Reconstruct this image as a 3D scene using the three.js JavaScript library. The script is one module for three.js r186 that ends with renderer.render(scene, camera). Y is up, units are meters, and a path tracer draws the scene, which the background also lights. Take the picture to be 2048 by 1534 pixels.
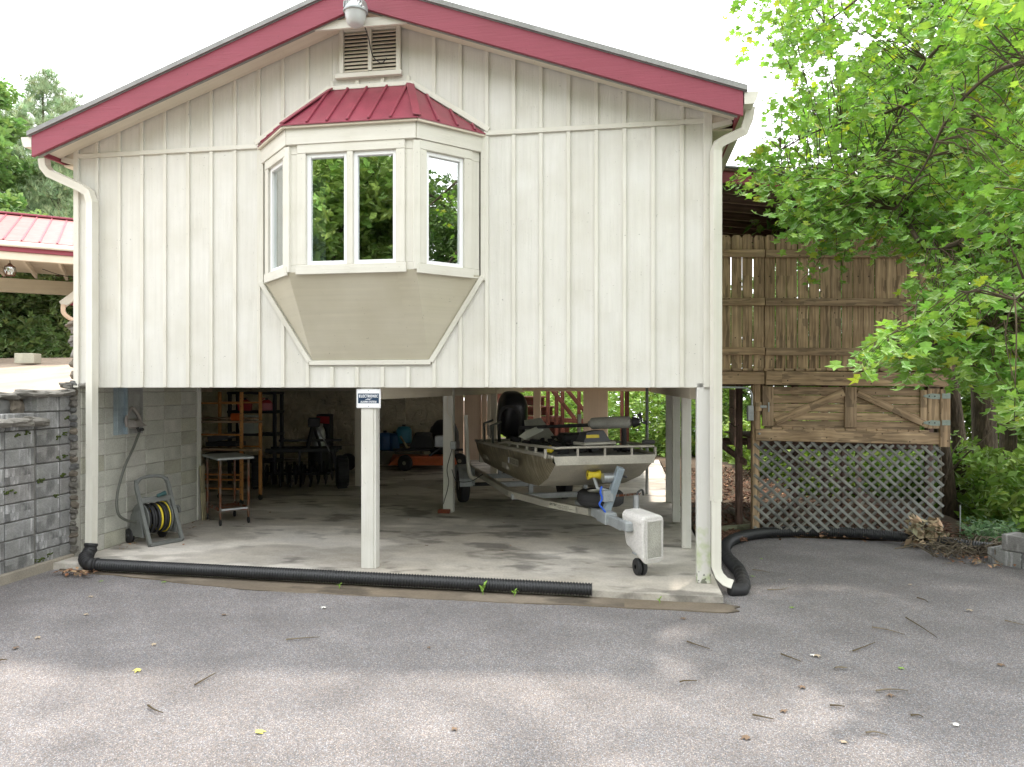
import * as THREE from 'three';
import { mergeGeometries } from 'three/addons/utils/BufferGeometryUtils.js';
import { ConvexGeometry } from 'three/addons/geometries/ConvexGeometry.js';
import { FontLoader } from 'three/addons/loaders/FontLoader.js';

// ---------- camera, sky, sun, exposure ----------
const scene = new THREE.Scene();
const YAW = 9 * Math.PI / 180, FOC = 1420;
const camera = new THREE.PerspectiveCamera(2 * Math.atan(767 / FOC) * 180 / Math.PI, 2048 / 1534, 0.05, 600);
camera.position.set(0, 2.1, 7.835);
camera.rotation.y = YAW;
camera.setViewOffset(2048, 1534, 0, -8, 2048, 1534);
const sunDir = new THREE.Vector3(0.2, 1.0, -0.38).normalize();
{
  const W = 256, H = 128, d = new Float32Array(W * H * 4);
  for (let j = 0; j < H; j++) for (let i = 0; i < W; i++) {
    const el = (0.5 - (j + 0.5) / H) * -Math.PI, az = (i + 0.5) / W * 2 * Math.PI;   // row 0 is the nadir
    const n = 0.03 * Math.sin(az * 3 + el * 4) + 0.02 * Math.sin(az * 7 - el * 9);
    const L = 1.16 + n, k = (j * W + i) * 4;
    d[k] = L * 0.985; d[k + 1] = L; d[k + 2] = L * 1.03; d[k + 3] = 1;
  }
  const sky = new THREE.DataTexture(d, W, H, THREE.RGBAFormat, THREE.FloatType);
  sky.mapping = THREE.EquirectangularReflectionMapping; sky.magFilter = sky.minFilter = THREE.LinearFilter; sky.needsUpdate = true;
  scene.background = sky; scene.environment = sky;
}
const sun = new THREE.DirectionalLight(0xfff4e6, 2.1);
sun.position.copy(sunDir).multiplyScalar(40); sun.castShadow = true; sun.shadow.radius = 5; sun.shadow.mapSize.set(4096, 4096);
Object.assign(sun.shadow.camera, { left: -22, right: 22, top: 22, bottom: -22, near: 1, far: 100 });
scene.add(sun, sun.target);
const EXPOSURE = 3.15;

// ---------- pixel -> place ----------
const V = (x, y, z) => new THREE.Vector3(x, y, z);
const CS = Math.cos(YAW), SN = Math.sin(YAW);
function ray(px, py) { const u = (px - 1024) / FOC, v = (775 - py) / FOC; return V(-SN + CS * u, v, -CS - SN * u); }
const at = (px, py, t) => V(0, 2.1, 7.835).addScaledVector(ray(px, py), t);
const onZ = (px, py, z) => { const d = ray(px, py); return at(px, py, (z - 7.835) / d.z); };
const onY = (px, py, y = 0) => { const d = ray(px, py); return at(px, py, (y - 2.1) / d.y); };
const onX = (px, py, x) => { const d = ray(px, py); return at(px, py, x / d.x); };

// ---------- random, noise, textures ----------
function rng(s) { return () => { s |= 0; s = s + 0x6D2B79F5 | 0; let t = Math.imul(s ^ s >>> 15, 1 | s); t = t + Math.imul(t ^ t >>> 7, 61 | t) ^ t; return ((t ^ t >>> 14) >>> 0) / 4294967296; }; }
const R0 = rng(7);
const lat = new Float32Array(65536); { const r = rng(99); for (let i = 0; i < 65536; i++) lat[i] = r(); }
const hsh = (x, y) => lat[((x * 73 + y * 151 + ((x * y) & 255) * 17) & 65535)];
function vn(x, y, per) {            // periodic value noise
  const xi = Math.floor(x), yi = Math.floor(y), fx = x - xi, fy = y - yi, m = (a) => ((a % per) + per) % per;
  const u = fx * fx * (3 - 2 * fx), v = fy * fy * (3 - 2 * fy), a = m(xi), b = m(xi + 1), c = m(yi), d = m(yi + 1);
  return (hsh(a, c) * (1 - u) + hsh(b, c) * u) * (1 - v) + (hsh(a, d) * (1 - u) + hsh(b, d) * u) * v;
}
function fbm(x, y, per, oct = 4) { let s = 0, a = 0.5, n = 0; for (let i = 0; i < oct; i++) { s += a * vn(x + i * 17, y + i * 31, per); n += a; x *= 2; y *= 2; per *= 2; a *= 0.55; } return s / n; }
const n3 = (x, y, z) => vn(x + z * 0.37, y + z * 0.71, 4096);
function tex(size, metres, fn, color = true) {
  const d = new Uint8Array(size * size * 4);
  for (let j = 0; j < size; j++) for (let i = 0; i < size; i++) {
    const c = fn(i / size, j / size), k = (j * size + i) * 4;
    if (typeof c === 'number') d[k] = d[k + 1] = d[k + 2] = Math.max(0, Math.min(255, c * 255));
    else for (let q = 0; q < 3; q++) d[k + q] = Math.max(0, Math.min(255, c[q] * 255));
    d[k + 3] = 255;
  }
  const t = new THREE.DataTexture(d, size, size); t.wrapS = t.wrapT = THREE.RepeatWrapping; t.magFilter = THREE.LinearFilter; t.minFilter = THREE.LinearMipmapLinearFilter; t.generateMipmaps = true;
  if (color) t.colorSpace = THREE.SRGBColorSpace;
  t.repeat.set(1 / metres, 1 / metres); t.needsUpdate = true; return t;
}
// wood grain runs along u
const gr = (u, v) => { const w = fbm(u * 4, v * 6, 6 * 4, 3) * 0.35; const k = fbm(u * 3, v * 60 + w * 6, 240, 3); return k; };
const T = {};
T.wood = tex(1024, 2, (u, v) => {
  const g = fbm(u * 4, v * 96, 96, 4), r = Math.abs(Math.sin((v * 26 + fbm(u * 3, v * 12, 12, 3) * 3.2) * Math.PI)), b = fbm(u * 8 + 3, v * 8, 8, 3);
  const dk = fbm(u * 6 + 9, v * 40, 48, 3) > 0.62 ? 0.82 : 1, kx = ((u * 5 + 0.3) % 1) - 0.5, ky = ((v * 7 + 0.2 + Math.floor(u * 5) * 0.37) % 1) - 0.5;
  const kn = Math.hypot(kx * 3, ky * 2) < 0.07 ? 0.45 : 1;
  const L = (0.62 + 0.28 * g + 0.14 * r * g + 0.25 * (b - 0.5)) * dk * kn; return [L, L * (0.97 + 0.04 * b), L * (0.93 + 0.09 * b)];
});
T.woodB = tex(1024, 2, (u, v) => fbm(u * 4, v * 96, 96, 4) * 0.7 + 0.3 * Math.abs(Math.sin((v * 26 + fbm(u * 3, v * 12, 12, 3) * 3.2) * Math.PI)), false);
T.paint = tex(1024, 2.4, (u, v) => {
  const a = fbm(u * 6, v * 6, 6, 4), s = fbm(u * 3, v * 90, 96, 3), sp = vn(u * 190, v * 190, 190) > 0.972 && vn(u * 20, v * 20, 20) > 0.5 ? 0.62 : 1;
  const L = (0.92 + 0.08 * a + 0.05 * (s - 0.5)) * sp; return [L, L * (0.992 + 0.01 * a), L * (0.965 + 0.04 * a)];
});
T.paintB = tex(1024, 1.2, (u, v) => 0.75 * fbm(u * 5, v * 110, 120, 4) + 0.25 * fbm(u * 60, v * 60, 60, 2), false);
{ // worley stones for asphalt
  const N = 420, pts = [], r = rng(5); for (let i = 0; i < N * N; i++) pts.push([r(), r(), r(), r()]);
  const S = 2048, col = new Float32Array(S * S * 3), bmp = new Float32Array(S * S);
  for (let j = 0; j < S; j++) for (let i = 0; i < S; i++) {
    const x = i / S * N, y = j / S * N, xi = Math.floor(x), yi = Math.floor(y); let b = 9, b2 = 9, w = null;
    for (let q = -1; q <= 1; q++) for (let p = -1; p <= 1; p++) {
      const c = pts[((yi + q + N) % N) * N + (xi + p + N) % N], dx = xi + p + c[0] - x, dy = yi + q + c[1] - y, dd = dx * dx + dy * dy;
      if (dd < b) { b2 = b; b = dd; w = c; } else if (dd < b2) b2 = dd;
    }
    const edge = Math.sqrt(b2) - Math.sqrt(b), in_ = Math.min(1, edge * 3.2), tone = w[2] < 0.18 ? 0.78 : w[2] < 0.55 ? 0.64 : w[2] < 0.8 ? 0.57 : 0.48, k = (j * S + i);
    const L = 0.44 * (1 - in_) + tone * in_, m = 0.87 + 0.26 * fbm(i / S * 7, j / S * 7, 7, 5), wm = (w[3] - 0.5) * 0.09;
    col[k * 3] = L * m * (1.0 + wm); col[k * 3 + 1] = L * m * 0.995; col[k * 3 + 2] = L * m * (1.0 - wm); bmp[k] = in_ * (0.5 + 0.5 * w[3]);
  }
  T.asphalt = tex(S, 3.1, (u, v) => { const k = Math.floor(v * S + 0.01) * S + Math.floor(u * S + 0.01); return [col[k * 3], col[k * 3 + 1], col[k * 3 + 2]]; });
  T.asphaltB = tex(S, 3.1, (u, v) => bmp[Math.floor(v * S + 0.01) * S + Math.floor(u * S + 0.01)], false);
}
T.conc = tex(1024, 2, (u, v) => { const a = fbm(u * 4, v * 4, 4, 6), f = vn(u * 256, v * 256, 256), L = 0.66 + 0.34 * a + 0.1 * (f - 0.5); return [L, L * 0.985, L * 0.955]; });
T.concB = tex(512, 1, (u, v) => fbm(u * 16, v * 16, 16, 4) * 0.5 + 0.5 * vn(u * 128, v * 128, 128), false);
T.slab = tex(2048, 12.5, (u, v) => {   // stained concrete floor: pale trowelled patches, brown and dark stains
  const a = fbm(u * 9, v * 9, 512, 3), p = fbm(u * 10 + 2, v * 16 + 5, 512, 4), st = fbm(u * 22 + 7, v * 40, 512, 4), f = vn(u * 900, v * 900, 1024), wob = fbm(u * 60, v * 90, 512, 2);
  let L = 0.70 + 0.2 * (a - 0.5) + 0.1 * (wob - 0.5); if (p > 0.5) L += Math.min(0.13, (p - 0.5) * 1.3); if (st > 0.6) L -= Math.min(0.2, (st - 0.6) * 1.5);
  L += 0.07 * (f - 0.5); return [L, L * (0.965 + 0.03 * p), L * (0.91 + 0.09 * p)];
});
T.block = tex(1024, 1.6, (u, v) => {   // weathered grey block: dark bloom and pale lime runs
  const a = fbm(u * 7, v * 7, 7, 5), b = fbm(u * 9 + 4, v * 5, 45, 4), run = fbm(u * 26, v * 4, 52, 4), f = vn(u * 220, v * 220, 220);
  let L = 0.54 + 0.24 * a + 0.10 * (f - 0.5); if (b > 0.55) L -= Math.min(0.14, (b - 0.55) * 1.1); if (run > 0.58) L += Math.min(0.2, (run - 0.58) * 1.1);
  return [L, L * 1.0, L * (1.0 + 0.03 * (run - 0.4))];
});
T.rust = tex(512, 0.8, (u, v) => { const a = fbm(u * 10, v * 10, 10, 5); return a > 0.5 ? [0.42 + 0.2 * a, 0.24 + 0.1 * a, 0.13] : [0.55, 0.53, 0.5].map(x => x * (0.8 + 0.4 * a)); });
T.hull = tex(1024, 1.2, (u, v) => { const a = fbm(u * 150 + v * 30, v * 6, 1024, 3), b = fbm(u * 5, v * 5, 5, 4), s = a > 0.56 ? 1.2 : 0.9; const L = (0.42 + 0.3 * b) * s; return [L, L * 0.95, L * (0.80 + 0.1 * b)]; });
T.soft = tex(512, 1, (u, v) => { const L = 0.8 + 0.2 * fbm(u * 8, v * 8, 8, 5) + 0.08 * (vn(u * 128, v * 128, 128) - 0.5); return [L, L, L]; });
T.bark = tex(512, 0.8, (u, v) => { const a = fbm(u * 6, v * 30, 60, 4), L = 0.45 + 0.55 * a; return [L, L * 0.96, L * 0.9]; });
T.barkB = tex(512, 0.8, (u, v) => fbm(u * 6, v * 30, 60, 4), false);
T.stucco = tex(1024, 1.4, (u, v) => {   // ridged trowelled plaster
  const x = u * 7 + 1.2 * fbm(u * 5, v * 5, 5, 3), y = v * 7 + 1.2 * fbm(u * 5 + 3, v * 5 + 1, 5, 3); const r = Math.abs(vn(x, y, 7) - 0.5) * 2, q = Math.abs(vn(x * 2 + 5, y * 2, 14) - 0.5) * 2;
  return Math.min(1, Math.min(r, 0.3) / 0.3 * 0.7 + Math.min(q, 0.3) / 0.3 * 0.3);
}, false);
T.algae = tex(512, 2.2, (u, v) => {   // cream paint with green algae blotches toward the foot of the post
  const y = u > 0.5 ? u - 1 : u, n = fbm(u * 26, v * 26, 26, 4), k = y < -0.2 ? Math.max(0, Math.min(1, (n - 0.42 + (-0.2 - y) * 0.55) * 2.2)) : 0, d = fbm(u * 60, v * 60, 60, 2) > 0.7 && y < -0.42 ? 0.6 : 1, L = 0.95 * d;
  return [L * (1 - 0.15 * k), L * (1 - 0.09 * k), L * (1 - 0.27 * k)];
});
console.log('textures done');
const col = (r, g, b) => new THREE.Color().setRGB(r, g, b);
function mat(c, o = {}) { const { phys, ...q } = o; return new (phys ? THREE.MeshPhysicalMaterial : THREE.MeshStandardMaterial)({ color: Array.isArray(c) ? col(...c) : c, roughness: 0.7, ...q }); }
const M = {
  paint: mat([0.675, 0.665, 0.625], { map: T.paint, bumpMap: T.paintB, bumpScale: 0.0035, roughness: 0.62 }),
  trim: mat([0.69, 0.675, 0.615], { map: T.paint, bumpMap: T.paintB, bumpScale: 0.002, roughness: 0.6 }),
  vinyl: mat([0.85, 0.86, 0.87], { roughness: 0.35 }),
  tan: mat([0.60, 0.565, 0.46], { map: T.paint, bumpMap: T.paintB, bumpScale: 0.001, roughness: 0.7 }),
  soffit: mat([0.70, 0.64, 0.54], { map: T.paint, roughness: 0.8 }),
  red: mat([0.27, 0.045, 0.075], { map: T.paint, bumpMap: T.paintB, bumpScale: 0.002, roughness: 0.55 }),
  redMetal: mat([0.29, 0.05, 0.078], { map: T.soft, roughness: 0.38 }),
  sunlitRed: mat([0.36, 0.15, 0.14], { map: T.soft, roughness: 0.45 }),  // roof red made paler, with the glare of the sun put into its colour
  roofGrey: mat([0.3, 0.3, 0.31], { map: T.soft, roughness: 0.8 }),
  drip: mat([0.3, 0.3, 0.29], { map: T.soft, roughness: 0.5, metalness: 0.3 }),
  gutter: mat([0.72, 0.705, 0.64], { map: T.paint, roughness: 0.4 }),
  glass: mat([0.9, 0.95, 0.93], { phys: true, transmission: 1, thickness: 0, roughness: 0.0, ior: 3.8 }),
  dark: mat([0.05, 0.05, 0.05], { roughness: 0.9 }),
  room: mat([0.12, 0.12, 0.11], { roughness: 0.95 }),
  curtain: mat([0.42, 0.5, 0.5], { map: T.soft, roughness: 0.95 }),
  conc: mat([0.40, 0.37, 0.32], { map: T.conc, bumpMap: T.concB, bumpScale: 0.003, roughness: 0.9 }),
  apron: mat([0.34, 0.29, 0.23], { map: T.slab, bumpMap: T.concB, bumpScale: 0.006, roughness: 0.95 }),
  mortar: mat([0.2, 0.2, 0.195], { map: T.conc, roughness: 0.95 }),
  mortarW: mat([0.52, 0.52, 0.49], { map: T.conc, roughness: 0.95 }),
  wire: mat([0.03, 0.03, 0.03], { roughness: 0.6 }),
  black: mat([0.03, 0.031, 0.034], { map: T.soft, roughness: 0.42 }),
  blackM: mat([0.02, 0.02, 0.022], { map: T.soft, roughness: 0.6 }),
  rubber: mat([0.028, 0.028, 0.03], { map: T.soft, roughness: 0.75 }),
  steel: mat([0.5, 0.52, 0.53], { map: T.soft, roughness: 0.38, metalness: 0.8 }),
  galv: mat([0.46, 0.49, 0.5], { map: T.soft, roughness: 0.5, metalness: 0.35 }),
  rust: mat([0.55, 0.5, 0.46], { map: T.rust, roughness: 0.75, metalness: 0.2 }),
  orange: mat([0.55, 0.25, 0.07], { map: T.soft, roughness: 0.6 }),
  mowerOrange: mat([0.62, 0.12, 0.02], { map: T.soft, roughness: 0.45 }),
  redPlastic: mat([0.42, 0.025, 0.03], { map: T.soft, roughness: 0.4 }),
  blueTank: mat([0.03, 0.12, 0.3], { map: T.soft, roughness: 0.4 }),
  lightBlue: mat([0.05, 0.3, 0.42], { map: T.soft, roughness: 0.4 }),
  greyPlastic: mat([0.17, 0.18, 0.17], { map: T.soft, roughness: 0.55 }),
  hose: mat([0.10, 0.105, 0.085], { map: T.soft, roughness: 0.5 }),
  yellow: mat([0.7, 0.55, 0.03], { roughness: 0.5 }),
  blueRope: mat([0.02, 0.1, 0.55], { roughness: 0.7 }),
  foam: mat([0.86, 0.86, 0.88], { map: T.conc, bumpMap: T.concB, bumpScale: 0.004, roughness: 0.8 }),
  hull: mat([0.92, 0.89, 0.77], { map: T.hull, roughness: 0.42, metalness: 0.65 }),
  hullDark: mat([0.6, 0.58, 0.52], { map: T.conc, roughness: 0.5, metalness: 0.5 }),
  alu: mat([0.6, 0.59, 0.54], { map: T.conc, roughness: 0.45, metalness: 0.5 }),
  motorBlack: mat([0.02, 0.021, 0.026], { map: T.soft, roughness: 0.28 }),
  stucco: mat([0.86, 0.79, 0.64], { map: T.conc, bumpMap: T.stucco, bumpScale: 0.03, roughness: 0.9 }),
  stuccoLow: mat([0.86, 0.81, 0.66], { map: T.conc, roughness: 0.9 }),
  pinkTan: mat([0.78, 0.61, 0.48], { map: T.paint, roughness: 0.7 }),
  stairRed: mat([0.22, 0.075, 0.055], { map: T.wood, bumpMap: T.woodB, bumpScale: 0.002, roughness: 0.7 }),
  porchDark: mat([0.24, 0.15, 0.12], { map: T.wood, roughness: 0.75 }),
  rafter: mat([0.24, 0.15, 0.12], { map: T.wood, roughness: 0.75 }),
  greenMetal: mat([0.33, 0.40, 0.35], { map: T.soft, roughness: 0.5, metalness: 0.5 }),
  moss: mat([0.06, 0.085, 0.015], { map: T.soft, roughness: 1 }),
  bark: mat([0.16, 0.13, 0.10], { map: T.bark, bumpMap: T.barkB, bumpScale: 0.02, roughness: 0.95 }),
  barkPale: mat([0.30, 0.27, 0.22], { map: T.bark, bumpMap: T.barkB, bumpScale: 0.006, roughness: 0.9 }),
  twig: mat([0.16, 0.13, 0.08], { map: T.bark, roughness: 0.9 }),
  soil: mat([0.12, 0.085, 0.055], { map: T.conc, bumpMap: T.concB, bumpScale: 0.02, roughness: 1 }),
  plankPale: mat([0.5, 0.44, 0.28], { map: T.wood, roughness: 0.8 }),
};
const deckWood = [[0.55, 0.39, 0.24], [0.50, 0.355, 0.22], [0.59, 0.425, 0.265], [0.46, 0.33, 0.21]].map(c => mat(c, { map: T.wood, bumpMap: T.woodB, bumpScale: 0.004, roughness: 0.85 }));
const latWood = [[0.30, 0.31, 0.29], [0.26, 0.27, 0.255], [0.34, 0.345, 0.315]].map(c => mat(c, { map: T.wood, bumpMap: T.woodB, bumpScale: 0.002, roughness: 0.9 }));
const blockMats = [[0.58, 0.58, 0.565], [0.55, 0.55, 0.53], [0.61, 0.61, 0.595], [0.56, 0.545, 0.525]].map(c => mat(c, { map: T.block, bumpMap: T.concB, bumpScale: 0.004, roughness: 0.95 }));
const whiteBlocks = [[0.66, 0.68, 0.64], [0.62, 0.64, 0.6], [0.69, 0.70, 0.67], [0.60, 0.61, 0.53]].map(c => mat(c, { map: T.conc, bumpMap: T.concB, bumpScale: 0.003, roughness: 0.85 }));
const stoneMats = [[0.33, 0.32, 0.30], [0.42, 0.41, 0.39], [0.37, 0.33, 0.28], [0.28, 0.29, 0.30]].map(c => mat(c, { map: T.conc, bumpMap: T.concB, bumpScale: 0.01, roughness: 0.95 }));

// ---------- geometry helpers ----------
function metric(g, grain = 'x', off = 0) {       // uv in metres, u along the grain axis
  if (g.index) g = g.toNonIndexed(); g.computeVertexNormals();
  const p = g.attributes.position, n = g.attributes.normal, uv = new Float32Array(p.count * 2), ax = ['x', 'y', 'z'];
  for (let i = 0; i < p.count; i++) {
    const a = [Math.abs(n.getX(i)), Math.abs(n.getY(i)), Math.abs(n.getZ(i))], k = a.indexOf(Math.max(...a)), o = ax.filter((_, q) => q !== k);
    const u = o.includes(grain) ? grain : o[0], v = o.find(q => q !== u), gx = { x: p.getX(i), y: p.getY(i), z: p.getZ(i) };
    uv[i * 2] = gx[u] + off; uv[i * 2 + 1] = gx[v] + off * 1.7;
  }
  g.setAttribute('uv', new THREE.BufferAttribute(uv, 2)); return g;
}
const cache = new Map();
function box(w, h, d, c = 0.004, grain = 'x', vr = 0) {      // chamfered box
  const key = [w, h, d, c, grain, vr].map(q => typeof q === 'number' ? q.toFixed(4) : q).join();
  if (cache.has(key)) return cache.get(key);
  let g;
  if (!c) g = new THREE.BoxGeometry(w, h, d);
  else {
    const H = [w / 2, h / 2, d / 2]; c = Math.min(c, ...H.map(x => x * 0.45)); const P = [];
    const pt = (f, s) => V(...[0, 1, 2].map(k => s[k] * (k === f ? H[k] : H[k] - c)));
    const tri = (a, b, q) => { const nn = b.clone().sub(a).cross(q.clone().sub(a)); if (nn.dot(a.clone().add(b).add(q)) < 0) [b, q] = [q, b]; P.push(...a.toArray(), ...b.toArray(), ...q.toArray()); };
    const quad = (a, b, q, e) => { tri(a, b, q); tri(a, q, e); };
    for (let f = 0; f < 3; f++) for (const s of [-1, 1]) { const o = [0, 1, 2].filter(k => k !== f), S = (p, q) => { const r = [0, 0, 0]; r[f] = s; r[o[0]] = p; r[o[1]] = q; return pt(f, r); }; quad(S(-1, -1), S(1, -1), S(1, 1), S(-1, 1)); }
    for (let e = 0; e < 3; e++) { const [a, b] = [0, 1, 2].filter(k => k !== e); for (const s of [-1, 1]) for (const t of [-1, 1]) { const S = (f, q) => { const r = [0, 0, 0]; r[a] = s; r[b] = t; r[e] = q; return pt(f, r); }; quad(S(a, -1), S(a, 1), S(b, 1), S(b, -1)); } }
    for (const x of [-1, 1]) for (const y of [-1, 1]) for (const z of [-1, 1]) tri(pt(0, [x, y, z]), pt(1, [x, y, z]), pt(2, [x, y, z]));
    g = new THREE.BufferGeometry(); g.setAttribute('position', new THREE.Float32BufferAttribute(P, 3));
  }
  g = metric(g, grain, vr); cache.set(key, g); return g;
}
const hull = (pts, grain = 'x', off = 0) => metric(new ConvexGeometry(pts), grain, off);
function prism(pts, depth, grain = 'x', off = 0) { const s = new THREE.Shape(pts.map(p => new THREE.Vector2(p[0], p[1]))); return metric(new THREE.ExtrudeGeometry(s, { depth, bevelEnabled: false }), grain, off); }
function sweep(pts, rad, radial = 10, steps = 0, flat = false, cap = true) {  // tube along points; rad(t, angle) in metres
  const curve = steps ? new THREE.CatmullRomCurve3(pts, false, 'centripetal') : null, n = steps || pts.length - 1, P = [];
  for (let i = 0; i <= n; i++) P.push(curve ? curve.getPointAt(i / n) : pts[i].clone());
  const rf = typeof rad === 'function' ? rad : () => rad, pos = [], uv = [], idx = []; let nrm = null, len = 0;
  for (let i = 0; i <= n; i++) {
    const t = P[Math.min(n, i + 1)].clone().sub(P[Math.max(0, i - 1)]).normalize();
    if (!nrm) { nrm = Math.abs(t.y) > 0.9 ? V(1, 0, 0) : V(0, 1, 0); }
    nrm.addScaledVector(t, -nrm.dot(t)).normalize(); const b = t.clone().cross(nrm); if (i) len += P[i].distanceTo(P[i - 1]);
    for (let k = 0; k <= radial; k++) {
      const a = k / radial * Math.PI * 2 + (flat ? Math.PI / 4 : 0), r = rf(i / n, a, P[i]), q = P[i].clone().addScaledVector(nrm, Math.cos(a) * r).addScaledVector(b, Math.sin(a) * r);
      pos.push(q.x, q.y, q.z); uv.push(len, k / radial * 2 * Math.PI * Math.max(0.01, r));
      if (i < n && k < radial) { const A = i * (radial + 1) + k, B = A + radial + 1; idx.push(A, A + 1, B, B, A + 1, B + 1); }
    }
  }
  if (cap) for (const [i, f] of [[0, 1], [n, 0]]) { const c = pos.length / 3; pos.push(P[i].x, P[i].y, P[i].z); uv.push(0, 0); for (let k = 0; k < radial; k++) { const A = i * (radial + 1) + k; f ? idx.push(c, A + 1, A) : idx.push(c, A, A + 1); } }
  let g = new THREE.BufferGeometry(); g.setAttribute('position', new THREE.Float32BufferAttribute(pos, 3)); g.setAttribute('uv', new THREE.Float32BufferAttribute(uv, 2)); g.setIndex(idx);
  if (flat) { g = g.toNonIndexed(); } g.computeVertexNormals(); return g;
}
const cyl = (p, q, r1, r2 = r1, seg = 12) => { const g = new THREE.CylinderGeometry(r2, r1, p.distanceTo(q), seg); const m = new THREE.Matrix4().compose(p.clone().add(q).multiplyScalar(0.5), new THREE.Quaternion().setFromUnitVectors(V(0, 1, 0), q.clone().sub(p).normalize()), V(1, 1, 1)); return g.applyMatrix4(m); };
const lathe = (prof, seg = 20) => new THREE.LatheGeometry(prof.map(p => new THREE.Vector2(p[0], p[1])), seg);
const merge = (list) => { const L = list.map(g => { let q = g.index ? g.toNonIndexed() : g.clone(); for (const k of Object.keys(q.attributes)) if (!['position', 'normal', 'uv'].includes(k)) q.deleteAttribute(k); return q; }); return mergeGeometries(L); };
const mv = (g, x, y, z, rx = 0, ry = 0, rz = 0) => { const q = g.clone(); q.applyMatrix4(new THREE.Matrix4().compose(V(x, y, z), new THREE.Quaternion().setFromEuler(new THREE.Euler(rx, ry, rz)), V(1, 1, 1))); return q; };
const barG = (p, q, w, h, c = 0.004, up = V(0, 1, 0)) => {           // board from p to q, w across, h along up
  const x = q.clone().sub(p), L = x.length(); x.normalize(); const z = x.clone().cross(up).normalize(), y = z.clone().cross(x);
  return box(L, h, w, c).clone().applyMatrix4(new THREE.Matrix4().makeBasis(x, y, z).setPosition(p.clone().add(q).multiplyScalar(0.5)));
};
const taken = new Map();
const numbered = (n) => { const k = taken.get(n) || 0; taken.set(n, k + 1); return k ? `${n}_${String(k).padStart(3, '0')}` : n; };
function shade(o) { o.castShadow = o.receiveShadow = true; return o; }
function thing(name, label, category, pos = [0, 0, 0], turn = 0, group) {
  const o = new THREE.Group(); o.name = numbered(name); scene.add(o); o.position.set(...pos); o.rotation.y = turn; o.userData = { label, category }; if (group) o.userData.group = group; return o;
}
function part(parent, name, geo, m, pos, rot) { const o = shade(new THREE.Mesh(geo, m)); o.name = name; if (pos) o.position.set(...pos); if (rot) o.rotation.set(...rot); parent.add(o); return o; }
function sub(parent, name, pos, turn = 0) { const o = new THREE.Group(); o.name = name; if (pos) o.position.set(...pos); o.rotation.y = turn; parent.add(o); return o; }
function single(name, label, category, geo, m, pos, rot, group) { const o = shade(new THREE.Mesh(geo, m)); o.name = numbered(name); if (pos) o.position.set(...pos); if (rot) o.rotation.set(...rot); o.userData = { label, category }; if (group) o.userData.group = group; scene.add(o); return o; }
function structure(name, geo, m) { const o = shade(new THREE.Mesh(geo, m)); o.name = numbered(name); o.userData = { kind: 'structure' }; scene.add(o); return o; }
function copies(parent, name, geo, m, list, cols, kind = 'stuff') {
  const o = shade(new THREE.InstancedMesh(geo, m, list.length)); o.name = name;
  list.forEach((q, i) => { o.setMatrixAt(i, q); if (cols) o.setColorAt(i, cols[i]); });
  if (kind) o.userData.kind = kind; parent.add(o); return o;
}
const pick = (a, r = R0) => a[Math.floor(r() * a.length) % a.length];
const jit = (s, r = R0) => (r() - 0.5) * 2 * s;
// ---------- ground ----------
const XC = -2.88, XL = -6.71, XR = 0.915;
{
  const nx = 150, nz = 170, x0 = -6.9, x1 = 8.2, z0 = -3.05, z1 = 17, pos = [], uv = [], idx = [];
  for (let j = 0; j <= nz; j++) for (let i = 0; i <= nx; i++) {
    const x = x0 + (x1 - x0) * i / nx, z = z0 + (z1 - z0) * j / nz, y = -0.075 + 0.012 * (fbm(x * 0.7 + 50, z * 0.7 + 50, 4096, 3) - 0.5) - (x > 1.2 ? Math.min(1, (x - 1.2) / 3) * Math.max(0, -z / 3) * 0.03 : 0);
    pos.push(x, y, z); uv.push(x * 0.94 + z * 0.34, z * 0.94 - x * 0.34);
    if (i < nx && j < nz) { const A = j * (nx + 1) + i, B = A + nx + 1; idx.push(A, B, A + 1, A + 1, B, B + 1); }
  }
  const g = new THREE.BufferGeometry(); g.setAttribute('position', new THREE.Float32BufferAttribute(pos, 3)); g.setAttribute('uv', new THREE.Float32BufferAttribute(uv, 2)); g.setIndex(idx); g.computeVertexNormals();
  structure('asphalt_driveway', g, mat([0.70, 0.66, 0.65], { map: T.asphalt, bumpMap: T.asphaltB, bumpScale: 0.004, roughness: 0.92 }));
}
function groundY(x, z) {        // woodland floor, falling away beyond the drive
  let y = -0.14; const fx = Math.max(0, x - 5.2), fz = Math.max(0, -z - 13); y -= 0.3 * fx * Math.min(1, fx / 4); if (x > -4) y -= 0.05 * fz;
  y += 0.1 * (fbm(x * 0.4 + 40, z * 0.4 + 60, 4096, 3) - 0.5) * Math.min(1, Math.max(fx, fz, -x - 9 > 0 ? 1 : 0)); if (x > 16) y += (x - 16) * 0.3; return y;
}
{
  const n = 120, pos = [], uv = [], idx = [], S = (t) => Math.sign(t) * Math.pow(Math.abs(t), 1.8) * 110;
  for (let j = 0; j <= n; j++) for (let i = 0; i <= n; i++) { const x = S(i / n * 2 - 1), z = S(j / n * 2 - 1); pos.push(x, groundY(x, z), z); uv.push(x, z); if (i < n && j < n) { const A = j * (n + 1) + i, B = A + n + 1; idx.push(A, B, A + 1, A + 1, B, B + 1); } }
  const g = new THREE.BufferGeometry(); g.setAttribute('position', new THREE.Float32BufferAttribute(pos, 3)); g.setAttribute('uv', new THREE.Float32BufferAttribute(uv, 2)); g.setIndex(idx); g.computeVertexNormals();
  structure('woodland_ground', g, M.soil);
}
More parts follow.
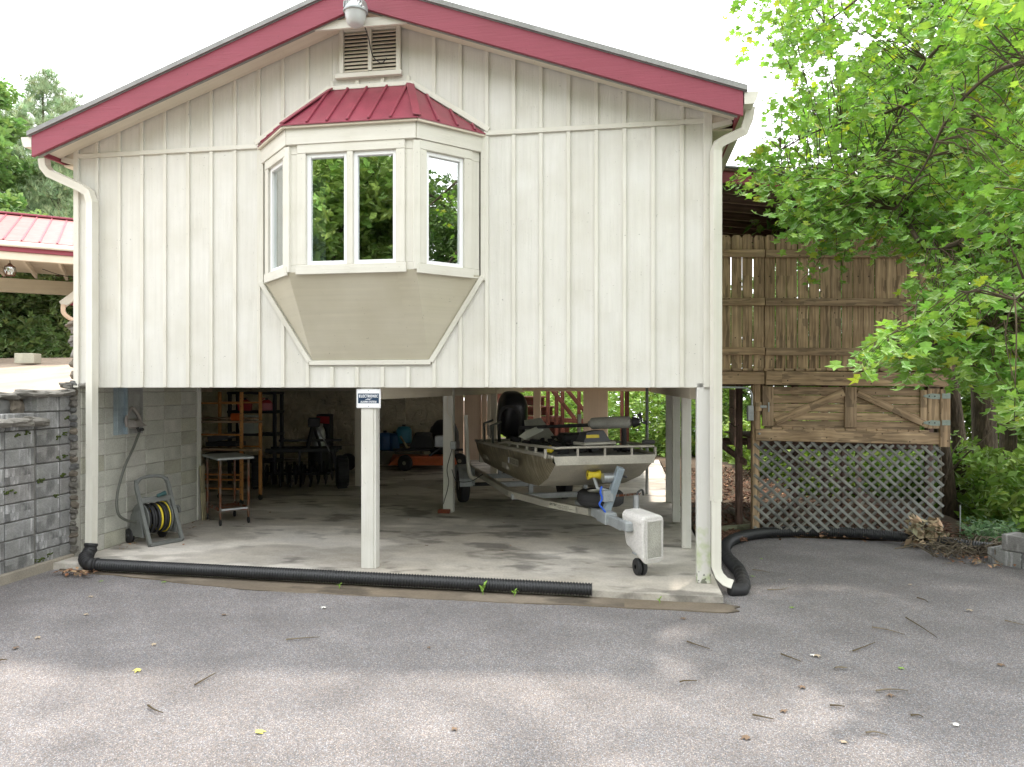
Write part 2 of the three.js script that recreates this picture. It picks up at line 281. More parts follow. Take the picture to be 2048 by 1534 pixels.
// carport slab with a broken front edge, apron strip before it
{
  const front = [[-10.6, 0.30], [-6.66, 0.30], [-5, 0.36], [-2.9, 0.40], [-0.4, 0.45], [0.55, 0.49], [0.98, 0.47]];
  const s = front.map(p => [p[0], -p[1]]).concat([[0.98, 13.2], [-10.6, 13.2]]);
  const g = prism(s, 0.16); g.rotateX(-Math.PI / 2); g.translate(0, -0.16, 0);
  const p = g.attributes.position, uv = g.attributes.uv; for (let i = 0; i < p.count; i++) uv.setXY(i, p.getX(i) + 10.8, 1 - p.getZ(i) + p.getY(i));
  structure('carport_slab', g, mat([0.95, 0.925, 0.87], { map: T.slab, bumpMap: T.concB, bumpScale: 0.002, roughness: 0.82 }));
  const r = rng(31), edge = [[-6.66, 0.31]]; for (let x = -6.5; x < 1.1; x += 0.22) edge.push([x, (x < -4 ? 0.33 + (x + 6.6) * 0.165 : 0.76) + jit(0.018, r)]);
  edge.push([1.1, 0.70], [1.06, 0.62], [1.13, 0.55], [1.02, 0.5], [0.95, 0.44]);
  const a = edge.map(q => [q[0], -q[1]]).concat([[0.95, -0.3], [-6.66, -0.2]]);
  const ga = prism(a, 0.1); ga.rotateX(-Math.PI / 2); ga.translate(0, -0.163, 0); structure('concrete_apron', ga, M.apron);
}
// ---------- the house ----------
const house = thing('house', 'cream board and batten house with burgundy gable fascia raised on posts', 'house');
const topY = (x) => 6.55 - 0.3563 * Math.abs(x - XC);
{
  const W = (XR - XL) / 25, r = rng(3);
  const tex = (k) => k * 0.37 + r() * 0.2;
  for (let k = 0; k < 25; k++) {
    const a = XL + k * W, b = a + W, c = (a + b) / 2, open = k >= 8 && k <= 16;
    const lo = open ? (k === 8 || k === 16 ? 3.34 : 3.05) : 4.945;
    part(house, 'siding_panel', box(W - 0.002, lo - 2.1, 0.018, 0.002, 'y', tex(k)), M.paint, [c, (lo + 2.1) / 2, -0.009]);
    const ya = topY(a) - 0.07, yb = topY(b) - 0.07, pts = [[a + 0.001, 4.947], [b - 0.001, 4.947], [b - 0.001, yb]]; if (a < XC && b > XC) pts.push([XC, topY(XC) - 0.07]); pts.push([a + 0.001, ya]);
    if (k === 12 || k === 13 || k === 11) { /* the louvred opening sits in these */ }
    part(house, 'siding_panel', prism(pts, 0.018, 'y', tex(k)), M.paint, [0, 0, -0.018]);
    if (k) {
      const nearBay = k >= 9 && k <= 16, lb = nearBay ? 2.38 : (k === 8 || k === 17 ? 4.925 : 4.925);
      let bot = 2.103;
      if (k === 8) bot = 2.103;
      const hopY = (x) => x < -3.6 ? 2.40 + (-3.6 - x) * 1.5 : x > -2.2 ? 2.40 + (x + 2.2) * 1.5 : 2.40;
      const top = nearBay ? Math.min(3.0, hopY(a) - 0.06) : 4.92;
      if (top - bot > 0.1) part(house, 'batten', box(0.042, top - bot, 0.02, 0.003, 'y', tex(k)), M.trim, [a, (top + bot) / 2, 0.0105]);
      let ub = 4.978, ut = topY(a) - 0.075;
      if (nearBay) ub = Math.min(5.62, 4.99 + Math.max(0, a < -3.36 ? (a + 4.21) * 0.72 : a > -2.42 ? (-1.6 - a) * 0.75 : 0.62));
      if (a > -3.4 && a < -2.4) { ut = Math.min(ut, 5.66); if (ub > 5.59) ub = 5.58; }
      if (ut - ub > 0.06) part(house, 'batten', box(0.042, ut - ub, 0.02, 0.003, 'y', tex(k)), M.trim, [a, (ut + ub) / 2, 0.0105]);
    }
  }
  for (const [a, b] of [[XL + 0.05, -4.27], [-1.56, XR - 0.05]]) part(house, 'band_board', box(b - a, 0.052, 0.026, 0.003), M.trim, [(a + b) / 2, 4.951, 0.0135]);
  for (const x of [XL + 0.025, XR - 0.035]) part(house, 'corner_board', box(x < 0 ? 0.07 : 0.09, topY(x) - 0.1 - 2.1, 0.028, 0.004, 'y'), M.trim, [x, (topY(x) - 0.1 + 2.1) / 2, 0.0145]);
  for (const x of [-4.24, -1.565]) part(house, 'bay_edge_board', box(0.06, 4.93 - 3.3, 0.022, 0.003, 'y'), M.trim, [x, (4.93 + 3.3) / 2, 0.012]);
  // shell: side walls, back wall, floor, ceiling, roof
  for (const x of [XL + 0.07, XR - 0.07]) part(house, 'side_wall', box(0.14, 2.95, 12.55, 0.003, 'y'), M.paint, [x, 3.595, -6.3]);
  part(house, 'rear_wall', prism([[XL, 2.1], [XR, 2.1], [XR, topY(XR) - 0.1], [XC, 6.4], [XL, topY(XL) - 0.1]], 0.12, 'y'), M.paint, [0, 0, -12.7]);
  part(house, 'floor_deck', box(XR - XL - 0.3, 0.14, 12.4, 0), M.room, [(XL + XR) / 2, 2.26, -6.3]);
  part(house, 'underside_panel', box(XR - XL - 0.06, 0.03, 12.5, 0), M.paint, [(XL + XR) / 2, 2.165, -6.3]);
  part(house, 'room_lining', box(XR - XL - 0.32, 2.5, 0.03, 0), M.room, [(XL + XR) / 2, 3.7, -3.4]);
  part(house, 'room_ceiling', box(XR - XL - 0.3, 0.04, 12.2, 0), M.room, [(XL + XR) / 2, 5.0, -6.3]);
  const e = 4.10, th = 0.055;
  for (const s of [-1, 1]) {
    const xe = XC + s * e, ye = topY(xe) + 0.0;
    part(house, 'roof_slope', hull([V(XC, 6.58, 0.42), V(xe, ye + 0.03, 0.42), V(XC, 6.53, 0.42), V(xe, ye - 0.02, 0.42), V(XC, 6.58, -12.9), V(xe, ye + 0.03, -12.9), V(XC, 6.53, -12.9), V(xe, ye - 0.02, -12.9)]), M.roofGrey);
    part(house, 'drip_edge', hull([[XC, 6.592], [xe, ye + 0.042], [XC, 6.54], [xe, ye - 0.012]].flatMap(q => [V(q[0], q[1], 0.424), V(q[0], q[1], 0.447)])), M.drip);
    const xf = XC + s * 4.06;
    part(house, 'gable_fascia', hull([[XC, 6.535], [xf, topY(xf) - 0.016], [XC, 6.275], [xf, topY(xf) - 0.265]].flatMap(q => [V(q[0], q[1], 0.375), V(q[0], q[1], 0.415)]), 'x', s), M.red);
    part(house, 'rake_trim', hull([[XC, 6.27], [xf - s * 0.05, topY(xf) - 0.26], [XC, 6.30], [xf - s * 0.05, topY(xf) - 0.23]].flatMap(q => [V(q[0], q[1], 0.34), V(q[0], q[1], 0.374)])), M.drip);
    part(house, 'rake_soffit', hull([[XC, 6.36], [xf, topY(xf) - 0.16], [XC, 6.34], [xf, topY(xf) - 0.18]].flatMap(q => [V(q[0], q[1], 0.02), V(q[0], q[1], 0.37)])), M.soffit);
    part(house, 'eave_fascia', box(0.035, 0.2, 12.9, 0.004, 'z'), M.red, [xf - s * 0.02, topY(xf) - 0.12, -6.08]);
    const xw = s < 0 ? XL : XR;   // boxed eave return
    part(house, 'eave_return', hull([V(xw, topY(xw) - 0.16, 0.0), V(xf - s * 0.05, topY(xf) - 0.16, 0.0), V(xw, 4.84, 0), V(xf - s * 0.05, 4.90, 0), V(xw, topY(xw) - 0.16, -0.03), V(xf - s * 0.05, topY(xf) - 0.16, -0.03), V(xw, 4.84, -0.03), V(xf - s * 0.05, 4.90, -0.03)]), M.soffit);
    part(house, 'eave_soffit', hull([V(xw, 4.87, -0.03), V(xf - s * 0.04, 4.87, -0.03), V(xw, 4.85, -0.03), V(xf - s * 0.04, 4.85, -0.03), V(xw, 4.87, -12.5), V(xf - s * 0.04, 4.87, -12.5), V(xw, 4.85, -12.5), V(xf - s * 0.04, 4.85, -12.5)]), M.soffit);
    part(house, 'return_board', barG(V(xw, 4.885, 0.012), V(xf - s * 0.05, 4.93, 0.012), 0.024, 0.06, 0.003), M.trim);
    // gutter: a trough with a rolled lip
    const gx = xf + s * 0.075, gy = topY(xf) - 0.03;
    part(house, 'gutter', mv(prism([[-0.06 * s, 0], [-0.06 * s, -0.115], [0.035 * s, -0.115], [0.065 * s, -0.05], [0.075 * s, 0.0], [0.06 * s, -0.004], [0.05 * s, -0.05], [0.028 * s, -0.1], [-0.045 * s, -0.1], [-0.045 * s, 0]], 12.9, 'z'), gx, gy, -12.5), M.gutter);
    part(house, 'gutter_end_cap', mv(prism([[-0.062 * s, 0.003], [-0.062 * s, -0.118], [0.037 * s, -0.118], [0.068 * s, -0.05], [0.078 * s, 0.003]], 0.006), gx, gy, 0.4), M.gutter);
  }
  // pale collar board under the peak, and the louvred vent
  part(house, 'collar_board', prism([[-0.66, 6.06], [0.66, 6.06], [0.40, 6.155], [-0.40, 6.155]].map(q => [q[0] + XC + 0.02, q[1] + 0.02]), 0.03), M.trim, [0, 0, 0.33]);
  const vent = sub(house, 'gable_vent'), vl = -3.25, vr = -2.52, vb = 5.72, vt = 6.24;
  part(vent, 'vent_backing', box(vr - vl, vt - vb, 0.01, 0), M.dark, [(vl + vr) / 2, (vt + vb) / 2, 0.006]);
  part(vent, 'frame_board', box(0.05, vt - vb, 0.06, 0.004, 'y'), M.trim, [vl + 0.025, (vt + vb) / 2, 0.032]);
  part(vent, 'frame_board', box(0.05, vt - vb, 0.06, 0.004, 'y'), M.trim, [vr - 0.025, (vt + vb) / 2, 0.032]);
  part(vent, 'frame_board', box(0.045, vt - vb - 0.03, 0.055, 0.004, 'y'), M.trim, [(vl + vr) / 2, (vt + vb) / 2, 0.030]);
  part(vent, 'frame_board', box(vr - vl - 0.1, 0.035, 0.05, 0.004), M.trim, [(vl + vr) / 2, vt - 0.018, 0.028]);
  part(vent, 'vent_sill', box(vr - vl + 0.07, 0.055, 0.065, 0.004), M.trim, [(vl + vr) / 2 - 0.02, vb - 0.028, 0.034]);
  for (const [a, b] of [[vl + 0.05, (vl + vr) / 2 - 0.023], [(vl + vr) / 2 + 0.023, vr - 0.05]]) for (let k = 0; k < 11; k++) part(vent, 'slat', box(b - a - 0.004, 0.045, 0.007, 0.001), M.soffit, [(a + b) / 2, vb + 0.03 + k * 0.043, 0.03], [-0.75, 0, 0]);
}
// ---------- bay window ----------
{
  const bay = sub(house, 'bay_window');
  const Al = V(-4.21, 0, 0), Fl = V(-3.633, 0, 0.55), Fr = V(-2.185, 0, 0.55), Ar = V(-1.605, 0, 0), B = 3.355, Tp = 4.93;
  const facet = (p0, p1) => { const d = p1.clone().sub(p0), L = d.length(), a = Math.atan2(-d.z, d.x); return { L, put(name, u0, u1, v0, v1, w0, w1, m, grain = 'x', ch = 0.004) { const u = (u0 + u1) / 2, w = (w0 + w1) / 2; return part(bay, name, box(u1 - u0, v1 - v0, w1 - w0, ch, grain), m, [p0.x + Math.cos(a) * u + Math.sin(a) * w, (v0 + v1) / 2, p0.z - Math.sin(a) * u + Math.cos(a) * w], [0, a, 0]); }, hit(px) { const dr = ray(px, 775); const n = V(Math.sin(a), 0, Math.cos(a)); const t = n.dot(p0.clone().sub(V(0, 0, 7.835))) / n.dot(V(dr.x, 0, dr.z)); return V(0, 0, 7.835).addScaledVector(V(dr.x, 0, dr.z), t).sub(p0).dot(d) / L; } }; };
  const build = (f, wins, v0, v1) => {   // wins: glass spans along the facet
    const fr = 0.042; let u = 0;
    f.put('wall_board', 0.005, f.L - 0.005, B, v0 - fr, -0.05, 0, M.trim);
    f.put('wall_board', 0.005, f.L - 0.005, v1 + fr, Tp, -0.05, 0, M.trim);
    const edges = [0.005, ...wins.flatMap(w => [w[0] - fr, w[1] + fr]), f.L - 0.005];
    for (let k = 0; k < edges.length; k += 2) f.put('wall_board', edges[k], edges[k + 1], v0 - fr + 0.001, v1 + fr - 0.001, -0.05, -0.002, M.trim, 'y');
    for (const [a, b] of wins) {
      f.put('window_frame', a - fr, a, v0 - fr, v1 + fr, -0.075, -0.012, M.vinyl); f.put('window_frame', b, b + fr, v0 - fr, v1 + fr, -0.075, -0.012, M.vinyl);
      f.put('window_frame', a, b, v0 - fr, v0, -0.075, -0.012, M.vinyl); f.put('window_frame', a, b, v1, v1 + fr, -0.075, -0.012, M.vinyl);
      f.put('pane', a - 0.005, b + 0.005, v0 - 0.005, v1 + 0.005, -0.045, -0.041, M.glass, 'x', 0);
    }
    // raised casing
    const a = wins[0][0] - fr, b = wins[wins.length - 1][1] + fr;
    f.put('casing_board', a - 0.10, b + 0.10, v1 + fr + 0.002, v1 + fr + 0.10, 0.002, 0.022, M.trim);
    f.put('casing_board', a - 0.115, b + 0.115, v0 - fr - 0.105, v0 - fr - 0.002, 0.002, 0.026, M.trim);
    f.put('casing_board', a - 0.10, a, v0 - fr, v1 + fr, 0.002, 0.02, M.trim, 'y'); f.put('casing_board', b, b + 0.10, v0 - fr, v1 + fr, 0.002, 0.02, M.trim, 'y');
    for (let k = 0; k + 1 < wins.length; k++) f.put('casing_board', wins[k][1] + fr, wins[k + 1][0] - fr, v0 - fr, v1 + fr, 0.002, 0.02, M.trim, 'y');
    f.put('frieze_board', -0.006, f.L + 0.006, Tp - 0.19, Tp - 0.002, 0.002, 0.034, M.trim);
  };
  const f1 = facet(Fl, Fr), f2 = facet(Fr, Ar), f0 = facet(Al, Fl), v0 = 3.475, v1 = 4.60;
  build(f1, [[f1.hit(620), f1.hit(687)], [f1.hit(714), f1.hit(785)]], v0, v1);
  build(f2, [[f2.hit(859), f2.hit(921)]], v0 - 0.01, v1 - 0.005);
  build(f0, [[f0.hit(543), f0.hit(566)]].map(([a, b]) => { const c = f0.L / 2; return [Math.min(a, c - 0.17), Math.max(b, c + 0.17)]; }), v0 - 0.005, v1 - 0.005);
  for (const p of [Fl, Fr]) part(bay, 'corner_post', box(0.075, Tp - B - 0.2, 0.075, 0.006, 'y'), M.trim, [p.x, (Tp + B - 0.2) / 2, p.z - 0.025], [0, p === Fl ? -0.38 : 0.38, 0]);
  // hopper under the bay
  const bl = V(-3.60, 2.42, 0.004), br = V(-2.197, 2.42, 0.004), up = (p, y, dz = 0) => V(p.x, y, p.z + dz);
  const solid = (pts, inn) => hull(pts.flatMap(p => [p, p.clone().add(inn)]));
  part(bay, 'hopper_panel', solid([up(Fl, B - 0.002), up(Fr, B - 0.002), br, bl], V(0, 0.02, -0.03)), M.tan);
  part(bay, 'hopper_panel', solid([up(Al, B - 0.002, 0.004), up(Fl, B - 0.002), bl], V(0.03, 0.015, -0.02)), M.tan);
  part(bay, 'hopper_panel', solid([up(Fr, B - 0.002), up(Ar, B - 0.002, 0.004), br], V(-0.03, 0.015, -0.02)), M.tan);
  part(bay, 'bay_floor', solid([up(Al, B - 0.03), up(Fl, B - 0.03, -0.05), up(Fr, B - 0.03, -0.05), up(Ar, B - 0.03)], V(0, 0.02, 0)), M.trim);
  part(bay, 'hopper_trim', barG(V(-4.245, 3.345, 0.02), V(-3.628, 2.395, 0.02), 0.03, 0.055, 0.003, V(0.6, 0.4, 0)), M.trim);
  part(bay, 'hopper_trim', barG(V(-2.17, 2.395, 0.02), V(-1.57, 3.345, 0.02), 0.03, 0.055, 0.003, V(-0.6, 0.4, 0)), M.trim);
  part(bay, 'hopper_trim', box(1.46, 0.05, 0.03, 0.003), M.trim, [-2.9, 2.385, 0.02]);
  // metal roof
  const tl = V(-3.37, 5.545, 0.03), tr = V(-2.41, 5.545, 0.03), el = V(-4.28, 4.945, 0.03), er = V(-1.535, 4.945, 0.03), fl = V(-3.665, 4.945, 0.635), fr = V(-2.15, 4.945, 0.635);
  const roofBit = (pts, nm = 'roof_sheet') => part(bay, nm, solid(pts, V(0, -0.012, 0)), M.redMetal);
  roofBit([tl, tr, fr, fl]); roofBit([el, tl, fl]); roofBit([fr, tr, er]);
  const rib = (a, b) => part(bay, 'roof_rib', barG(a.clone().add(V(0, 0.012, 0)), b.clone().add(V(0, 0.012, 0)), 0.028, 0.03, 0.006), M.redMetal);
  for (const px of [652, 693, 736, 780]) { const e = onZ(px, 250, 0.64); const k = (e.x - fl.x) / (fr.x - fl.x); const t = V(e.x, 5.545, 0.03); if (t.x < tl.x) { const s = (e.x - fl.x) / (tl.x - fl.x); t.set(e.x, fl.y + (tl.y - fl.y) * s, fl.z + (tl.z - fl.z) * s); } if (t.x > tr.x) { const s = (fr.x - e.x) / (fr.x - tr.x); t.set(e.x, fr.y + (tr.y - fr.y) * s, fr.z + (tr.z - fr.z) * s); } rib(V(e.x, fl.y, fl.z), t); }
  { const x = onZ(612, 250, 0.64).x, s = (x - fl.x) / (tl.x - fl.x); rib(V(x, fl.y, fl.z), V(x, fl.y + (tl.y - fl.y) * s, fl.z + (tl.z - fl.z) * s)); }
  for (const [a, t, b] of [[fr, tr, er], [fl, tl, el]]) for (const k of [0.3, 0.58, 0.84]) { const p = a.clone().lerp(b, k), q = t.clone().lerp(b, (k - 0.1) / 0.9 * 1.0); rib(p, q); }
  for (const [a, b] of [[fl, tl], [fr, tr]]) part(bay, 'hip_cap', barG(a.clone().add(V(0, 0.02, 0)), b.clone().add(V(0, 0.02, 0)), 0.09, 0.014, 0.004), M.redMetal);
  part(bay, 'flashing', barG(V(-3.40, 5.57, 0.028), V(-2.38, 5.57, 0.028), 0.02, 0.05, 0.003), M.gutter);
  part(bay, 'flashing', barG(V(-2.40, 5.58, 0.026), V(-1.50, 4.985, 0.026), 0.018, 0.06, 0.003), M.gutter);
  part(bay, 'flashing', barG(V(-3.38, 5.58, 0.026), V(-4.31, 4.985, 0.026), 0.018, 0.06, 0.003), M.gutter);
  for (const [a, b] of [[el, fl], [fl, fr], [fr, er]]) part(bay, 'eave_trim', barG(a.clone().add(V(0, -0.022, -0.03)), b.clone().add(V(0, -0.022, -0.03)), 0.03, 0.026, 0.003), M.soffit);
  part(bay, 'bay_ceiling', solid([up(Al, 4.9), up(Fl, 4.9, -0.05), up(Fr, 4.9, -0.05), up(Ar, 4.9)], V(0, 0.015, 0)), M.trim);
  // folds of curtain behind the side window
  const cp = []; for (let i = 0; i <= 14; i++) cp.push([i * 0.05, 0.02 * Math.sin(i * 2.1)]);
  const cg = prism([...cp, ...cp.slice().reverse().map(q => [q[0], q[1] + 0.006])], 1.3); cg.rotateX(-Math.PI / 2); part(bay, 'curtain', cg, M.curtain, [-4.18, 3.4, -0.03], [0, 0.76, 0]);
}
// ---------- posts, block wall and rear wall under the house ----------
{
  const r = rng(12);
  const post = (x, z, w, d, m = M.paint) => part(house, 'post', box(w, 2.15, d, 0.006, 'y', r()), m, [x, 1.075, z - d / 2]);
  post(-2.945, -0.03, 0.15, 0.1); part(house, 'post_face_board', box(0.03, 2.1, 0.12, 0.004, 'y'), M.paint, [-2.855, 1.05, -0.1]);
  part(house, 'post', box(0.145, 2.15, 0.14, 0.006, 'y', 0), mat([0.675, 0.665, 0.625], { map: T.algae, bumpMap: T.paintB, bumpScale: 0.003, roughness: 0.65 }), [0.84, 1.075, -0.07]);
  for (const [x, z] of [[0.80, -1.67], [0.80, -3.5], [0.81, -5.4]]) { post(x, z, 0.12, 0.14); }
  post(-2.93, -3.78, 0.17, 0.14); post(-5.6, -6.6, 0.16, 0.14, M.soffit); post(-2.9, -7.8, 0.14, 0.14, M.soffit);
  part(house, 'carrying_beam', box(0.16, 0.2, 12.2, 0.005, 'z'), M.soffit, [-2.93, 2.06, -6.4]);
  part(house, 'carrying_beam', box(0.16, 0.18, 12.2, 0.005, 'z'), M.soffit, [0.8, 2.06, -6.4]);
  part(house, 'wall_capping', box(7.5, 0.03, 0.09, 0.004), M.trim, [XC, 2.113, -0.065]);
  // painted concrete block wall, stacked joints
  const bw = sub(house, 'block_wall');
  part(bw, 'mortar_bed', box(0.16, 2.12, 2.4, 0, 'z'), M.mortarW, [-6.755, 1.06, -1.23]);
  for (let j = 0; j < 11; j++) for (let k = 0; k < 6; k++) {
    const h = j === 10 ? 0.09 : 0.196, y = j * 0.204 + h / 2 + 0.004, z = -0.04 - k * 0.404 - 0.2;
    part(bw, 'block', box(0.2, h, 0.397, 0.006, 'z', Math.floor(r() * 4) * 0.31), pick(whiteBlocks, r), [-6.765 + jit(0.0015, r), y, z]);
  }
  part(house, 'door_jamb', box(0.12, 2.12, 0.1, 0.006, 'y'), M.paint, [-6.72, 1.06, -2.52]);
  // store room to the side
  part(house, 'store_wall', box(3.7, 2.14, 0.12, 0, 'x'), M.stuccoLow, [-8.65, 1.07, -2.53]);
  part(house, 'store_wall', box(0.12, 2.14, 10.2, 0, 'z'), M.stucco, [-10.55, 1.07, -7.6]);
  part(house, 'store_ceiling', box(4.0, 0.04, 10.3, 0), M.soffit, [-8.65, 2.17, -7.55]);
  part(house, 'rear_stucco_wall', box(5.5, 1.62, 0.16, 0.01), M.stucco, [-7.85, 1.19, -12.25]);
  part(house, 'rear_wall_base', box(5.5, 0.385, 0.3, 0.01), M.stuccoLow, [-7.85, 0.19, -12.2]);
  part(house, 'rear_beam', box(5.5, 0.15, 0.2, 0.006), M.soffit, [-7.85, 2.07, -12.2]);
  part(house, 'stucco_panel', box(2.1, 1.52, 0.05, 0.01), M.stucco, [-7.35, 1.18, -12.13]);
  part(house, 'rear_side_wall', box(0.12, 2.1, 0.9, 0.006, 'y'), M.soffit, [-5.15, 1.05, -12.6]);
  // tan boarded door wall and frames at the open end
  const p0 = at(906, 780, 20.2), p1 = at(952, 780, 20.2);
  part(house, 'boarded_door', box(0.5, 2.05, 0.05, 0.006, 'y'), M.pinkTan, [-4.86, 1.03, -12.3]); part(house, 'boarded_door', box(0.5, 2.05, 0.05, 0.006, 'y'), M.pinkTan, [-4.34, 1.03, -12.31]);
  part(house, 'frame_post', box(0.14, 2.1, 0.14, 0.006, 'y'), M.pinkTan, [-4.0, 1.05, -12.3]);
  part(house, 'frame_post', box(0.09, 2.1, 0.12, 0.006, 'y'), M.soffit, [-3.86, 1.05, -12.3]);
  part(house, 'frame_post', box(0.2, 2.1, 0.14, 0.006, 'y'), M.pinkTan, [at(1071, 800, 19.8).x, 1.05, -12.2]);
  part(house, 'masonry_pier', box(0.68, 2.1, 0.3, 0.01, 'y'), M.pinkTan, [at(1190, 800, 19.6).x, 1.05, -12.3]);
  part(house, 'open_end_beam', box(5.6, 0.13, 0.18, 0.006), M.pinkTan, [-1.6, 2.06, -12.2]);
  part(house, 'frame_post', box(0.12, 2.1, 0.12, 0.006, 'y'), M.stairRed, [at(1254, 800, 19.2).x, 1.05, -12.3]);
  part(house, 'metal_support', cyl(V(at(1294, 800, 14).x, 0, at(1294, 800, 14).z), V(at(1294, 800, 14).x, 2.1, at(1294, 800, 14).z), 0.03), M.galv);
  // downspouts
  const rect = (pts, name) => { part(house, name, sweep(pts, 0.066, 4, 0, true), M.gutter); };
  const D = onZ(184, 400, 0.07).x;
  rect([onZ(88, 318, 0.15), onZ(90, 334, 0.14), onZ(100, 347, 0.13), onZ(164, 376, 0.09), onZ(178, 386, 0.08), V(D, 4.36, 0.07), V(D, 4.2, 0.07), V(D, 1.0, 0.07)], 'downspout');
  rect([V(D, 1.02, 0.07), V(D, 0.13, 0.085)], 'downspout_foot');
  const E = onZ(1432, 400, 0.09).x;
  rect([onZ(1500, 215, 0.2), onZ(1496, 240, 0.19), onZ(1488, 262, 0.17), onZ(1450, 280, 0.11), onZ(1437, 288, 0.1), V(E, 4.6, 0.09), V(E, 4.45, 0.09), V(E, 0.9, 0.09)], 'downspout');
  rect([V(E, 0.92, 0.09), V(E + 0.0, 0.2, 0.1), V(E + 0.03, 0.12, 0.11), V(E + 0.09, 0.06, 0.13), V(E + 0.16, 0.04, 0.15)], 'downspout_foot');
}
// ---------- terrace, retaining wall, stones ----------
const terY = (z) => z > 0.45 ? 1.66 : z > -0.3 ? 2.0 - 0.0 : z > -2 ? 2.0 + (-z - 0.3) * 0.13 : z > -5.2 ? 2.22 + (-z - 2) * 0.125 : 2.62 + Math.min(0.12, (-z - 5.2) * 0.3);
{
  const zs = [9, 3, 0.46, 0.44, -0.3, -1, -2, -3.5, -5.2, -5.45, -5.7, -9, -13], up = zs.map(z => [z, terY(z)]);
  const s = prism([...up, ...up.slice().reverse().map(q => [q[0], q[1] - 0.06])], 16); s.rotateY(-Math.PI / 2);   // x -> z, extrusion -> -x
  s.translate(-6.95, 0, 0); structure('terrace', metric(s, 'z'), mat([0.5, 0.42, 0.35], { map: T.conc, bumpMap: T.concB, bumpScale: 0.004, roughness: 0.9 }));
}
const stoneG = []; { for (let v = 0; v < 6; v++) { const r = rng(100 + v); let g = new THREE.IcosahedronGeometry(0.5, 2); const p = g.attributes.position, q = V(0, 0, 0); for (let i = 0; i < p.count; i++) { q.fromBufferAttribute(p, i); const m = Math.max(Math.abs(q.x), Math.abs(q.y), Math.abs(q.z)); q.multiplyScalar(0.62 + 0.38 * 0.5 / m * 0.9); const n = n3(q.x * 4 + v * 9 + 40, q.y * 4 + 40, q.z * 4 + 40); q.multiplyScalar(0.86 + 0.3 * n); p.setXYZ(i, q.x, q.y, q.z); } stoneG.push(metric(g, 'x', v * 0.3)); } }
function stone(parent, x, y, z, w, h, d, r, name = 'stone', m) { const o = part(parent, name, pick(stoneG, r), m || pick(stoneMats, r), [x, y, z], [jit(0.15, r), jit(0.3, r), jit(0.12, r)]); o.scale.set(w * 1.12, h * 1.12, d * 1.12); return o; }
const mossG = (r) => { const L = []; for (let i = 0; i < 9; i++) { const g = new THREE.IcosahedronGeometry(0.006 + r() * 0.01, 1); g.scale(1, 0.8, 1.2); L.push(mv(g, jit(0.004, r), jit(0.022, r), jit(0.035, r))); } return merge(L); };
{
  const r = rng(21), w = thing('retaining_wall', 'weathered grey concrete block retaining wall capped with rough stones', 'retaining wall', [-6.8, 0, 0]);
  part(w, 'mortar_bed', box(0.16, 1.78, 6.3, 0, 'z'), M.mortar, [-0.105, 0.79, 2.95]);
  part(w, 'mortar_bed', box(0.16, 0.4, 0.68, 0, 'z'), M.mortar, [-0.107, 1.8, 0.14]);
  part(w, 'footing', box(0.22, 0.13, 6.3, 0.01, 'z'), M.conc, [-0.06, -0.03, 2.95]);
  for (let j = 0; j < 10; j++) for (let k = 0; k < 16; k++) {
    const z = -0.2 + k * 0.345 + (k > 1 ? (k - 1) * 0.058 : 0) + 0.17, L = k < 2 ? 0.335 : 0.393, top = z < 0.46 ? 9.6 : 8.2; if (j >= top) continue;
    if (k > 1 && z > 5.9) continue;
    const y = -0.02 + j * 0.204; part(w, 'block', box(0.2, 0.192, L, 0.009, 'z', Math.floor(r() * 5) * 0.23), pick(blockMats, r), [-0.1 + jit(0.003, r), y + 0.096, z]);
  }
  for (let z = -0.2; z < 0.5; z += 0.17 + r() * 0.08) stone(w, -0.08, 2.03, z, 0.34, 0.08, 0.26, r, 'cap_stone', stoneMats[1]);
  for (let z = 0.52; z < 5.8; z += 0.19 + r() * 0.1) stone(w, -0.06, 1.70, z, 0.38, 0.10, 0.3, r, 'cap_stone', stoneMats[1]);
  for (const [z, h] of [[0.56, 0.2], [0.76, 0.22], [0.97, 0.18], [1.2, 0.2], [1.45, 0.2]]) stone(w, -0.26, 1.86, z, 0.2, h, 0.2, r, 'stone');
  for (let z = 0.5; z < 1.9; z += 0.22) stone(w, -0.3, 2.0, z, 0.36, 0.07, 0.3, r, 'cap_stone', stoneMats[1]);
  for (const [px, py] of [[115, 916], [130, 912], [86, 960], [12, 985], [27, 983], [125, 950], [150, 942], [112, 993], [158, 1043], [100, 1110], [85, 1118], [75, 1122], [48, 1140], [20, 1155], [133, 835], [130, 868], [115, 876], [35, 870], [55, 865], [160, 970], [78, 962]]) { const p = onX(px, py, -6.8); part(w, 'moss', mossG(r), M.moss, [0.004, p.y, p.z]).userData.kind = 'stuff'; }
}
